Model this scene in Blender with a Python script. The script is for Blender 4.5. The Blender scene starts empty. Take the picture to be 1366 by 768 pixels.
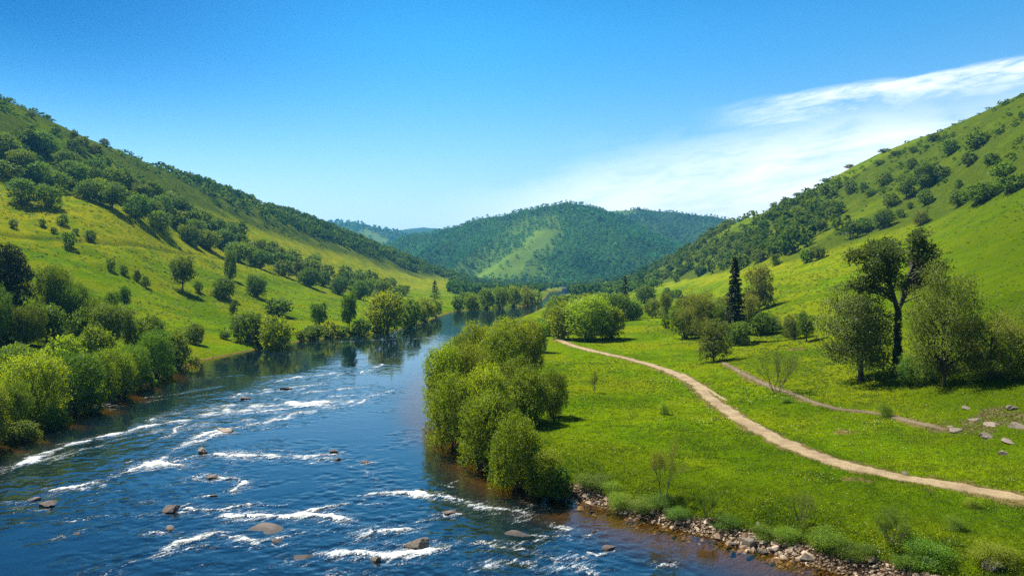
import bpy, math
import numpy as np
from mathutils import Vector

SC = bpy.context.scene
COL = SC.collection
RNG = np.random.default_rng(7)
R = math.radians

# ---------------------------------------------------------------- camera facts
F = 911.0            # focal length in pixels of the 1366 px wide photograph
H = 16.0             # camera height above the water
PITCH = math.atan(12.0 / F)
HY = 372.0           # horizon row
SUN_AZ, SUN_EL = R(-48.0), R(57.0)      # ahead of the camera, to the left

# ---------------------------------------------------------------- numpy helpers
def hash2(ix, iy, seed):
    h = (ix.astype(np.int64) * 374761393 + iy.astype(np.int64) * 668265263 + seed * 974634777) & 0xFFFFFFFF
    h = ((h ^ (h >> 13)) * 1274126177) & 0xFFFFFFFF
    h = (h ^ (h >> 16)) & 0xFFFFFFFF
    return h / 4294967295.0

def vnoise(x, y, seed=0):
    x = np.asarray(x, float); y = np.asarray(y, float)
    ix = np.floor(x); iy = np.floor(y)
    fx = x - ix; fy = y - iy
    fx = fx * fx * fx * (fx * (fx * 6 - 15) + 10); fy = fy * fy * fy * (fy * (fy * 6 - 15) + 10)
    a = hash2(ix, iy, seed); b = hash2(ix + 1, iy, seed); c = hash2(ix, iy + 1, seed); d = hash2(ix + 1, iy + 1, seed)
    return ((a * (1 - fx) + b * fx) * (1 - fy) + (c * (1 - fx) + d * fx) * fy) * 2 - 1

def fbm(x, y, seed=0, octaves=4):
    s, a, f = 0.0, 1.0, 1.0
    for k in range(octaves):
        s = s + a * vnoise(x * f + 17.3 * k, y * f - 9.1 * k, seed + k)
        a *= 0.5; f *= 2.03
    return s / 1.9

def sstep(a, b, x):
    t = np.clip((x - a) / (b - a), 0, 1)
    return t * t * (3 - 2 * t)

def pchip(xs, ys, xq):
    """monotone cubic through (xs, ys); ys may be (n, m)"""
    xs = np.asarray(xs, float); ys = np.asarray(ys, float)
    one = ys.ndim == 1
    if one: ys = ys[:, None]
    h = np.diff(xs)[:, None]; dl = np.diff(ys, axis=0) / h
    m = np.zeros_like(ys)
    w1 = 2 * h[1:] + h[:-1]; w2 = h[1:] + 2 * h[:-1]
    same = dl[:-1] * dl[1:] > 0
    with np.errstate(divide='ignore', invalid='ignore'):
        hm = (w1 + w2) / (w1 / dl[:-1] + w2 / dl[1:])
    m[1:-1] = np.where(same, hm, 0.0)
    m[0] = dl[0]; m[-1] = dl[-1]
    q = np.clip(np.asarray(xq, float), xs[0], xs[-1])
    k = np.clip(np.searchsorted(xs, q, side='right') - 1, 0, len(xs) - 2)
    t = ((q - xs[k]) / h[k, 0])[:, None]; hk = h[k]
    r = ((2*t**3 - 3*t**2 + 1) * ys[k] + (t**3 - 2*t**2 + t) * hk * m[k]
         + (-2*t**3 + 3*t**2) * ys[k+1] + (t**3 - t**2) * hk * m[k+1])
    return r[:, 0] if one else r

def unit(v):
    return v / np.maximum(np.linalg.norm(v, axis=-1, keepdims=True), 1e-9)

def np_mesh(name, V, quads=None, tris=None, mats=(), mat_index=None, attrs=None, smooth=False):
    me = bpy.data.meshes.new(name)
    V = np.ascontiguousarray(V, dtype=np.float32)
    nq = 0 if quads is None else len(quads); nt = 0 if tris is None else len(tris)
    me.vertices.add(len(V)); me.vertices.foreach_set('co', V.ravel())
    loops = []
    if nq: loops.append(np.asarray(quads, np.int32).ravel())
    if nt: loops.append(np.asarray(tris, np.int32).ravel())
    loops = np.concatenate(loops)
    me.loops.add(len(loops)); me.loops.foreach_set('vertex_index', loops)
    starts = np.concatenate([np.arange(nq) * 4, nq * 4 + np.arange(nt) * 3]).astype(np.int32)
    me.polygons.add(nq + nt); me.polygons.foreach_set('loop_start', starts)
    for m in mats: me.materials.append(m)
    if mat_index is not None: me.polygons.foreach_set('material_index', np.asarray(mat_index, np.int32))
    me.polygons.foreach_set('use_smooth', np.full(nq + nt, bool(smooth)))
    for k, a in (attrs or {}).items():
        at = me.attributes.new(k, 'FLOAT', 'POINT'); at.data.foreach_set('value', np.asarray(a, np.float32).ravel())
    me.update(calc_edges=True)
    return me

def link(name, me, parent=None, loc=None):
    o = bpy.data.objects.new(name, me); COL.objects.link(o)
    if parent is not None: o.parent = parent
    if loc is not None: o.location = loc
    return o

def tag(o, label=None, cat=None, group=None, kind=None):
    if label: o['label'] = label
    if cat: o['category'] = cat
    if group: o['group'] = group
    if kind: o['kind'] = kind
    return o

# ---------------------------------------------------------------- rays
def pixdir(px, py):
    v = (384.0 - np.asarray(py, float)) / F; u = (np.asarray(px, float) - 683.0) / F
    return np.stack([u + 0 * v, math.cos(PITCH) + math.sin(PITCH) * v + 0 * u, -math.sin(PITCH) + math.cos(PITCH) * v + 0 * u], -1)

def on_plane(px, py, z=0.0):
    d = pixdir(px, py); t = (z - H) / d[..., 2]
    return np.stack([d[..., 0] * t, d[..., 1] * t], -1)

# ---------------------------------------------------------------- river outline (plan)
P = lambda L: [tuple(on_plane(x, y)) for x, y in L]
left_bank = [(-47, -260), (-46, -60), (-46, 0), (-47, 40)] + P([(0, 590), (70, 562), (140, 540), (200, 510), (258, 484), (330, 468), (400, 455),
    (470, 447), (530, 440), (562, 431), (590, 420), (612, 414), (655, 411.5), (700, 408.2), (720, 403), (727, 398), (731, 392), (733, 388.2), (745, 386.6), (800, 386.2), (960, 386.0)])
right_bank = [(19, -260), (24, -60), (25, 0)] + P([(1330, 836), (1230, 800), (1130, 768), (1040, 741), (940, 715), (850, 690), (770, 668), (690, 640), (640, 611), (596, 582),
    (574, 555), (568, 530), (572, 508), (580, 488), (592, 470), (618, 454), (656, 437), (694, 424), (719, 413.5), (731, 407), (741, 400.5), (749, 395.5), (760, 391.8), (790, 389.6), (850, 389.0), (960, 388.8)])
RIVER = np.array(left_bank + right_bank[::-1])

def seg_dist(P0, A, B):
    d = B - A; L2 = (d * d).sum() + 1e-12
    t = np.clip(((P0 - A) @ d) / L2, 0, 1)
    q = P0 - A - t[:, None] * d
    return np.hypot(q[:, 0], q[:, 1]), t

def poly_sd(x, y, poly):
    """signed distance, negative inside"""
    P0 = np.stack([np.ravel(x), np.ravel(y)], -1)
    dmin = np.full(len(P0), 1e9); ins = np.zeros(len(P0), bool)
    n = len(poly)
    for i in range(n):
        A, B = poly[i], poly[(i + 1) % n]
        d, _ = seg_dist(P0, A, B); dmin = np.minimum(dmin, d)
        c = (A[1] > P0[:, 1]) != (B[1] > P0[:, 1])
        if c.any():
            xi = (B[0] - A[0]) * (P0[:, 1] - A[1]) / (B[1] - A[1] + 1e-12) + A[0]
            ins ^= c & (P0[:, 0] < xi)
    return np.where(ins, -dmin, dmin).reshape(np.shape(x))

def river_sd(x, y):
    wob = 1.2 * fbm(x / 9, y / 9, 31, 3) + 0.35 * fbm(x / 1.7, y / 1.7, 37, 2)
    return poly_sd(x, y, RIVER) + wob * np.clip(np.hypot(x, y) / 60, .35, 1.2) * .6

# ---------------------------------------------------------------- valley profiles: per photo column, (depth, height) of matching features
COLS = {
 -4000: [(10, 1.2), (20, 4), (35, 14), (52, 28), (66, 44), (120, 110)],
 -1200: [(24, 1.3), (38, 6), (55, 15), (78, 30), (98, 48), (200, 135)],
 -300: [(50, 1.3), (75, 5), (100, 13), (140, 30), (185, 51), (330, 134)],
 0: [(72, 1.3), (105, 4.5), (140, 11.7), (190, 27.9), (245, 48), (400, 118)],
 150: [(93, 1.3), (130, 4.5), (175, 12), (225, 27), (290, 50), (500, 105)],
 300: [(147, 1.2), (185, 5), (240, 12.5), (315, 25.5), (400, 47), (640, 93)],
 400: [(183, 1.2), (225, 3.6), (290, 8.5), (370, 18), (500, 39), (730, 78)],
 500: [(215, 1.2), (270, 2.6), (350, 4.5), (470, 10.5), (620, 25), (830, 56)],
 600: [(340, 1.2), (420, 1.8), (540, 3.5), (680, 7), (800, 11.5), (960, 21)],
 650: [(400, 1.2), (500, 1.4), (650, 1.8), (800, 2.5), (950, 4.0), (1150, 9)],
 700: [(380, 1.2), (500, 1.3), (650, 1.4), (850, 1.5), (1000, 1.8), (1250, 3)],
 760: [(150, 1.4), (300, 1.6), (500, 1.6), (700, 1.8), (900, 2), (1250, 3)],
 850: [(122, 1.5), (212, 2.5), (330, 3), (460, 3.8), (650, 8), (920, 24)],
 900: [(95, 1.5), (190, 2.7), (290, 3.6), (410, 6), (560, 14), (850, 45)],
 950: [(83, 1.6), (140, 2.8), (220, 3.8), (330, 7), (470, 19), (780, 65)],
 1050: [(59, 1.8), (82, 3), (130, 4.2), (210, 9.5), (330, 24), (680, 86)],
 1200: [(48, 2), (66, 3.2), (82, 5.3), (150, 12), (300, 38), (560, 120)],
 1366: [(38, 2), (52, 4), (66, 6.8), (120, 16), (230, 46), (480, 137)],
 1600: [(28, 2), (38, 4), (50, 7), (95, 18), (180, 50), (400, 165)],
 2600: [(14, 2), (20, 4), (30, 8), (60, 20), (115, 52), (250, 160)],
 6000: [(6.5, 2), (11, 4), (16, 8), (32, 20), (60, 45), (140, 130)],
}
cp = sorted(COLS)
c_th = np.array([math.atan((p - 683) / F) for p in cp])
c_rz = []
for p in cp:
    u = (p - 683) / F; k = math.hypot(1, u)
    f = COLS[p]
    rr = [f[0][0] * .25 * k] + [d * k for d, z in f]; zz = [f[0][1]] + [z for d, z in f]
    rr += [rr[-1] * 1.5, rr[-1] * 2.4]; zz += [max(zz[-1] * .45, 2.0), 2.0]
    c_rz.append(rr + zz)
c_rz = np.array(c_rz)
NK = c_rz.shape[1] // 2

th = np.concatenate([np.linspace(R(-118), R(-46), 60, endpoint=False), np.linspace(R(-46), R(46), 860), np.linspace(R(46), R(118), 61)[1:]])
lr = np.concatenate([np.linspace(math.log(6), math.log(30), 70, endpoint=False), np.linspace(math.log(30), math.log(1400), 700, endpoint=False), np.linspace(math.log(1400), math.log(5200), 40)])
rad = np.exp(lr)
prof = pchip(c_th, c_rz, th)
prof_r = np.maximum.accumulate(prof[:, :NK], axis=1); prof_z = prof[:, NK:]
GZ = np.zeros((len(th), len(rad))); GS = np.zeros_like(GZ)
for i in range(len(th)):
    xr = np.log(prof_r[i])
    xr = xr + np.arange(NK) * 1e-6
    zz = pchip(xr, prof_z[i], lr)
    GZ[i] = zz
    GS[i] = np.interp(lr, xr, np.arange(NK))
GX = np.sin(th)[:, None] * rad[None]; GY = np.cos(th)[:, None] * rad[None]
GSD = river_sd(GX, GY)
hillw = sstep(2.0, 14.0, GZ)
GZ = GZ + hillw * (3.4 * fbm(GX / 70, GY / 70, 3, 4) + 0.9 * fbm(GX / 14, GY / 14, 5, 3)) + (1 - hillw) * (0.30 * fbm(GX / 17, GY / 17, 9, 3) + .07 * fbm(GX / 3, GY / 3, 12, 2))
# the ploughed terrace line across the left meadow, and the lip above the right field
GPX = 683 + F * np.tan(np.clip(th, R(-80), R(80)))[:, None] + 0 * GZ
line_l = np.exp(-((GS - 4.0 + .10 * fbm(GX / 40, GY / 40, 77, 2)) / .035) ** 2) * (GPX < 330) * (GPX > -600)
GZ = GZ - line_l * .7
line_r = np.exp(-((GS - 5.0 + .05 * fbm(GX / 30, GY / 30, 78, 2)) / .03) ** 2) * (GPX > 1000)
GZ = GZ + line_r * .8
# river carve: low cut bank, then bed
bank = np.interp(GSD, [-14, -5, -1.0, 0.0, 1.0, 2.2, 5.0, 400], [-2.2, -1.3, -.35, .0, .45, .95, 2.4, 500])
kk = .5
GZ = -kk * np.logaddexp(-GZ / kk, -np.clip(bank, -5, 300) / kk)

def grid_lookup(G, x, y):
    x = np.asarray(x, float); y = np.asarray(y, float)
    t = np.clip(np.arctan2(x, y), th[0], th[-1]); l = np.clip(np.log(np.maximum(np.hypot(x, y), 6.0)), lr[0], lr[-1])
    i = np.clip(np.searchsorted(th, t) - 1, 0, len(th) - 2); j = np.clip(np.searchsorted(lr, l) - 1, 0, len(lr) - 2)
    a = (t - th[i]) / (th[i + 1] - th[i]); b = (l - lr[j]) / (lr[j + 1] - lr[j])
    return (G[i, j] * (1 - a) + G[i + 1, j] * a) * (1 - b) + (G[i, j + 1] * (1 - a) + G[i + 1, j + 1] * a) * b

TS = np.exp(np.linspace(math.log(20), math.log(4000), 3000))
def hit(px, py):
    """where the ray of a photo pixel meets the terrain -> x, y, z, depth"""
    d = pixdir(px, py); q = d[None] * TS[:, None]
    zt = grid_lookup(GZ, q[:, 0], q[:, 1]); zr = H + q[:, 2]
    below = np.nonzero(zr <= np.maximum(zt, -.05))[0]
    if len(below): k = below[0]
    else: k = int(np.argmin((zr - zt)[:2000] / TS[:2000]))
    return q[k, 0], q[k, 1], float(zt[k]), q[k, 1]

# ---------------------------------------------------------------- material helpers
class NT:
    def __init__(s, name, surface=True):
        s.m = bpy.data.materials.new(name); s.m.use_nodes = True; s.t = s.m.node_tree; s.t.nodes.clear()
        s.out = s.t.nodes.new('ShaderNodeOutputMaterial')
    def n(s, typ, props=None, **ins):
        nd = s.t.nodes.new(typ)
        for k, v in (props or {}).items(): setattr(nd, k, v)
        for k, v in ins.items():
            key = int(k[1:]) if k[0] == '_' and k[1:].isdigit() else k.replace('_', ' ')
            s.put(nd.inputs[key], v)
        return nd
    def put(s, sock, v):
        if hasattr(v, 'is_output') or isinstance(v, bpy.types.NodeSocket): s.t.links.new(v, sock)
        elif isinstance(v, bpy.types.Node): s.t.links.new(v.outputs[0], sock)
        else:
            if isinstance(v, (tuple, list)) and len(v) == 3 and sock.type == 'RGBA': v = (*v, 1)
            sock.default_value = v
    def attr(s, name): return s.n('ShaderNodeAttribute', {'attribute_name': name}).outputs['Fac']
    def math(s, op, a, b=0.0, c=0.0, clamp=False):
        return s.n('ShaderNodeMath', {'operation': op, 'use_clamp': clamp}, _0=a, _1=b, _2=c).outputs[0]
    def mix(s, f, a, b, mode='MIX'):
        nd = s.n('ShaderNodeMix', {'data_type': 'RGBA', 'blend_type': mode})
        s.put(nd.inputs[0], f); s.put(nd.inputs[6], a); s.put(nd.inputs[7], b); return nd.outputs[2]
    def pos(s): return s.n('ShaderNodeNewGeometry').outputs['Position']
    def objco(s): return s.n('ShaderNodeTexCoord').outputs['Object']
    def noise(s, scale, detail=3.0, rough=.55, vec=None, dist=0.0):
        return s.n('ShaderNodeTexNoise', None, Vector=vec if vec is not None else s.pos(), Scale=scale, Detail=detail, Roughness=rough, Distortion=dist).outputs[0]
    def ramp(s, f, a, b): # smooth map a..b -> 0..1
        nd = s.n('ShaderNodeMapRange', {'interpolation_type': 'SMOOTHSTEP'}, Value=f)
        nd.inputs[1].default_value = a; nd.inputs[2].default_value = b; return nd.outputs[0]
    def done(s, sh): s.t.links.new(sh.outputs[0] if isinstance(sh, bpy.types.Node) else sh, s.out.inputs['Surface']); return s.m

def leaf_mat(name, ca, cb, trans=.42, hue=.02, gloss=.012):
    """ca/cb: darker and lighter leaf colour of this kind of plant"""
    t = NT(name)
    v = t.attr('var'); rnd = t.n('ShaderNodeObjectInfo').outputs['Random']
    c = t.mix(v, ca, cb)
    hs = t.n('ShaderNodeHueSaturation', None, Hue=t.math('MULTIPLY_ADD', rnd, hue * 2, .5 - hue), Saturation=1.0,
             Value=t.math('MULTIPLY_ADD', t.math('FRACT', t.math('MULTIPLY', rnd, 7.31)), .5, .75), Color=c).outputs[0]
    d = t.n('ShaderNodeBsdfDiffuse', None, Color=hs)
    warm = t.mix(1.0, hs, (1.25, 1.15, .55), 'MULTIPLY')
    tr = t.n('ShaderNodeBsdfTranslucent', None, Color=warm)
    s = t.n('ShaderNodeMixShader', None, _0=trans, _1=d.outputs[0], _2=tr.outputs[0])
    g = t.n('ShaderNodeBsdfGlossy', None, Color=(1, 1, 1), Roughness=.5)
    s2 = t.n('ShaderNodeMixShader', None, _0=gloss, _1=s.outputs[0], _2=g.outputs[0])
    return t.done(s2)

M = {}
M['willow'] = leaf_mat('willow_leaves', (.105, .180, .006), (.250, .335, .012), .48)
M['mid'] = leaf_mat('broad_leaves', (.060, .126, .007), (.150, .228, .012), .45)
M['dark'] = leaf_mat('dark_leaves', (.048, .108, .008), (.130, .195, .014), .42)
M['needle'] = leaf_mat('fir_needles', (.010, .020, .008), (.036, .052, .018), .15)
M['olive'] = leaf_mat('olive_leaves', (0.084, 0.118, 0.0134), (0.185, 0.213, 0.0269), .48)
M['oak'] = leaf_mat('oak_leaves', (.036, .066, .011), (.130, .160, .030), .38)
M['wood'] = leaf_mat('hill_wood_leaves', (.022, .068, .010), (.120, .190, .016), .40, gloss=0.0)
M['farwood'] = leaf_mat('haze_tinted_leaves', (.014, .084, .030), (.110, .260, .075), .40, gloss=0.0)  # blue-green mixed into the leaf colour to stand in for some distance haze
M['grass'] = leaf_mat('grass_blades', (.042, .092, .0015), (.115, .162, .0023), .50, .004)

def bark_mat(name, a, b):
    t = NT(name); n = t.noise(9, 4, .6, t.objco())
    p = t.n('ShaderNodeBsdfPrincipled', None, Base_Color=t.mix(n, a, b), Roughness=.9)
    p.inputs['Normal'].default_value
    bp = t.n('ShaderNodeBump', None, Strength=.6, Distance=.05, Height=n); t.put(p.inputs['Normal'], bp.outputs[0])
    return t.done(p)
M['bark'] = bark_mat('bark', (0.021, 0.016, 0.0108), (0.066, 0.051, 0.0360))
M['twig'] = bark_mat('twig_bark', (.05, .045, .025), (.13, .11, .06))

def ground_mat():
    t = NT('meadow_ground')
    shade_lush = t.attr('deep')
    lush, rough, dirt, yel, line, grav = (t.attr(k) for k in ('lush', 'rough', 'dirt', 'yellow', 'line', 'gravel'))
    nA, nB, nC, nD = t.noise(.03, 3), t.noise(.16, 4, .6), t.noise(1.1, 4, .65), t.noise(5.5, 4, .7)
    g = t.mix(t.ramp(nB, .35, .65), (0.065, 0.122, 0.0014), (0.099, 0.147, 0.0018))
    g = t.mix(t.math('MULTIPLY', t.ramp(nA, .44, .56), .85), g, (0.110, 0.131, 0.0023))
    g = t.mix(t.math('MULTIPLY', t.ramp(t.noise(.07, 4, .6), .48, .60), .8), g, (0.042, 0.086, 0.0014))
    g = t.mix(t.math('MULTIPLY', t.ramp(nC, .52, .72), .35), g, (0.035, 0.080, 0.0018))
    g = t.mix(t.math('MULTIPLY', t.ramp(nD, .50, .70), .60), g, (0.030, 0.064, 0.0014))
    g = t.mix(t.math('MULTIPLY', t.ramp(t.noise(.5, 5, .7), .50, .62), .45), g, (0.050, 0.080, 0.0018))
    g = t.mix(t.math('MULTIPLY', shade_lush, .8), g, (0.037, 0.067, 0.0014))  # darker green: painted shade on the right slope, lush growth near the river
    yf = t.math('MULTIPLY', yel, t.ramp(t.math('ADD', nB, t.math('MULTIPLY', nC, .5)), .55, .95))
    g = t.mix(yf, g, (0.172, 0.172, 0.0030))
    brown = t.math('MULTIPLY', yel, t.ramp(t.math('ADD', nD, nB), 1.12, 1.28))
    g = t.mix(t.math('MULTIPLY', brown, .7), g, (0.083, 0.064, 0.0091))
    r = t.mix(t.ramp(nC, .35, .7), (0.026, 0.046, 0.0036), (0.062, 0.083, 0.0055))
    r = t.mix(t.math('MULTIPLY', t.ramp(nD, .5, .72), .6), r, (0.018, 0.032, 0.0036))
    r = t.mix(t.math('MULTIPLY', t.ramp(nB, .5, .72), .6), r, (0.077, 0.096, 0.0046))
    c = t.mix(rough, g, r)
    c = t.mix(t.math('MULTIPLY', line, t.ramp(nC, .25, .6)), c, (0.032, 0.051, 0.0046))
    dd = t.mix(nC, (0.078, 0.045, 0.0218), (0.195, 0.129, 0.0663))
    c = t.mix(t.math('MULTIPLY', dirt, t.ramp(t.math('ADD', dirt, t.math('MULTIPLY', nC, .9)), .75, 1.1)), c, dd)
    vo = t.n('ShaderNodeTexVoronoi', None, Vector=t.pos(), Scale=5.0)
    pc = t.mix(t.n('ShaderNodeSeparateColor', None, Color=vo.outputs['Color']).outputs[0], (0.101, 0.066, 0.0390), (0.257, 0.195, 0.1326))
    pc = t.mix(t.ramp(vo.outputs['Distance'], .25, .6), pc, (0.047, 0.031, 0.0195))
    c = t.mix(t.ramp(t.math('ADD', grav, t.math('MULTIPLY_ADD', nC, .5, -.25)), .35, .6), c, pc)
    # wet gravelly river bed below the waterline
    z = t.n('ShaderNodeSeparateXYZ', None, Vector=t.pos()).outputs[2]
    wet = t.ramp(z, .12, -.05)
    bed = t.mix(nC, (.060, .041, .013), (.155, .106, .038))
    c = t.mix(wet, c, bed)
    h = t.math('ADD', t.math('MULTIPLY', nD, .5), t.math('ADD', t.math('MULTIPLY', nC, 1.2), t.math('MULTIPLY', grav, t.math('MULTIPLY', vo.outputs['Distance'], -1.0))))
    bp = t.n('ShaderNodeBump', None, Strength=1.0, Distance=.5, Height=h)
    p = t.n('ShaderNodeBsdfPrincipled', None, Base_Color=c, Roughness=.95, Normal=bp.outputs[0])
    p.inputs['Specular IOR Level'].default_value = 0.0
    return t.done(p)
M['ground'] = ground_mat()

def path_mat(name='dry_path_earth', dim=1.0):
    t = NT(name); nB, nC, nD = t.noise(.5, 4, .6), t.noise(3, 4, .7), t.noise(14, 3, .7)
    c = t.mix(nC, (.150, .118, .062), (.285, .228, .130))
    c = t.mix(t.math('MULTIPLY', t.ramp(nB, .42, .62), .75), c, (0.140, 0.098, 0.0546))
    c = t.mix(t.ramp(nD, .62, .75), c, (0.125, 0.086, 0.0507))
    ac = t.math('ABSOLUTE', t.attr('across')); nE = t.noise(1.8, 4, .7)
    c = t.mix(t.math('MULTIPLY', t.ramp(t.math('ADD', ac, t.math('MULTIPLY', nE, .7)), 1.0, 1.3), .75), c, (.085, .075, .026))
    c = t.mix(t.math('MULTIPLY', t.math('MULTIPLY', t.ramp(ac, .30, .08), t.ramp(nE, .50, .62)), .6), c, (.105, .105, .034))
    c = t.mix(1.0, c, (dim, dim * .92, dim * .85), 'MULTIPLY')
    bp = t.n('ShaderNodeBump', None, Strength=.9, Distance=.10, Height=t.math('ADD', nC, nD))
    return t.done(t.n('ShaderNodeBsdfPrincipled', None, Base_Color=c, Roughness=.95, Normal=bp.outputs[0]))
M['path'] = path_mat()
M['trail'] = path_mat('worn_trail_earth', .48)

def rock_mat(name, a, b, dark):
    t = NT(name); co = t.objco(); n1, n2 = t.noise(2.2, 5, .65, co), t.noise(11, 4, .7, co)
    rnd = t.n('ShaderNodeObjectInfo').outputs['Random']
    c = t.mix(n1, a, b); c = t.mix(t.ramp(n2, .55, .75), c, dark)
    c = t.n('ShaderNodeHueSaturation', None, Value=t.math('MULTIPLY_ADD', rnd, .6, .7), Color=c).outputs[0]
    zz = t.n('ShaderNodeSeparateXYZ', None, Vector=t.pos()).outputs[2]
    wetb = t.ramp(t.math('ADD', zz, t.math('MULTIPLY', n2, .12)), .22, .10)
    c = t.mix(t.math('MULTIPLY', wetb, .82), c, (.012, .010, .008))
    bp = t.n('ShaderNodeBump', None, Strength=.7, Distance=.12, Height=t.math('ADD', n1, n2))
    return t.done(t.n('ShaderNodeBsdfPrincipled', None, Base_Color=c, Roughness=.85, Normal=bp.outputs[0]))
M['rock'] = rock_mat('dry_rock', (.095, .074, .052), (.190, .152, .112), (.045, .033, .024))
M['wet_rock'] = rock_mat('wet_river_rock', (.028, .021, .018), (.105, .072, .058), (.016, .012, .011))

def water_mat():
    t = NT('river_water')
    foam, murk = t.attr('foam'), t.attr('murk')
    p = t.pos()
    n1 = t.noise(1.3, 3, .6, p, .4); n2 = t.noise(4.5, 4, .65, p, .3); n3 = t.noise(.35, 2, .5, p)
    h = t.math('ADD', t.math('MULTIPLY', n1, .9), t.math('MULTIPLY', n2, .28))
    bp = t.n('ShaderNodeBump', None, Strength=1.0, Distance=t.math('MULTIPLY_ADD', t.attr('ripple'), .013, .0022), Height=h)
    fr = t.n('ShaderNodeFresnel', None, IOR=t.math('MULTIPLY_ADD', murk, .62, 1.33), Normal=bp.outputs[0]).outputs[0]
    gl = t.n('ShaderNodeBsdfGlossy', None, Color=(.96, .98, 1), Roughness=.04, Normal=bp.outputs[0])
    clear = t.n('ShaderNodeBsdfTransparent', None, Color=(.70, .58, .36))
    deep = t.n('ShaderNodeBsdfDiffuse', None, Color=(.002, .008, .012))
    body = t.n('ShaderNodeMixShader', None, _0=murk, _1=clear.outputs[0], _2=deep.outputs[0])
    wat = t.n('ShaderNodeMixShader', None, _0=fr, _1=body.outputs[0], _2=gl.outputs[0])
    mp = t.n('ShaderNodeMapping', {'vector_type': 'TEXTURE'}, Vector=p); mp.inputs['Rotation'].default_value = (0, 0, R(48)); mp.inputs['Scale'].default_value = (2.6, .75, 1)
    fn = t.noise(2.6, 6, .74, mp.outputs[0], .6); fn2 = t.noise(9.0, 3, .7, p)
    fm = t.math('ADD', t.math('MULTIPLY', foam, .95), t.math('MULTIPLY', t.math('SUBTRACT', t.math('ADD', t.math('MULTIPLY', fn, .6), t.math('MULTIPLY', fn2, .4)), .52), 3.4))
    fmask = t.math('MULTIPLY', t.ramp(fm, .22, .88), t.ramp(foam, .05, .32))
    white = t.n('ShaderNodeBsdfDiffuse', None, Color=(.40, .42, .42), Normal=bp.outputs[0])
    return t.done(t.n('ShaderNodeMixShader', None, _0=fmask, _1=wat.outputs[0], _2=white.outputs[0]))
M['water'] = water_mat()

def hill_mat():
    t = NT('hill_ground'); mead = t.attr('meadow')
    nB, nC = t.noise(.02, 4, .6), t.noise(.12, 4, .7)
    w = t.mix(nC, (0.014, 0.036, 0.0080), (0.036, 0.064, 0.0128))
    g = t.mix(nB, (.056, .106, .011), (.098, .145, .018)); g = t.mix(t.ramp(nC, .52, .7), g, (0.056, 0.088, 0.0160))
    return t.done(t.n('ShaderNodeBsdfDiffuse', None, Color=t.mix(mead, w, g)))
M['hill'] = hill_mat()

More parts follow.
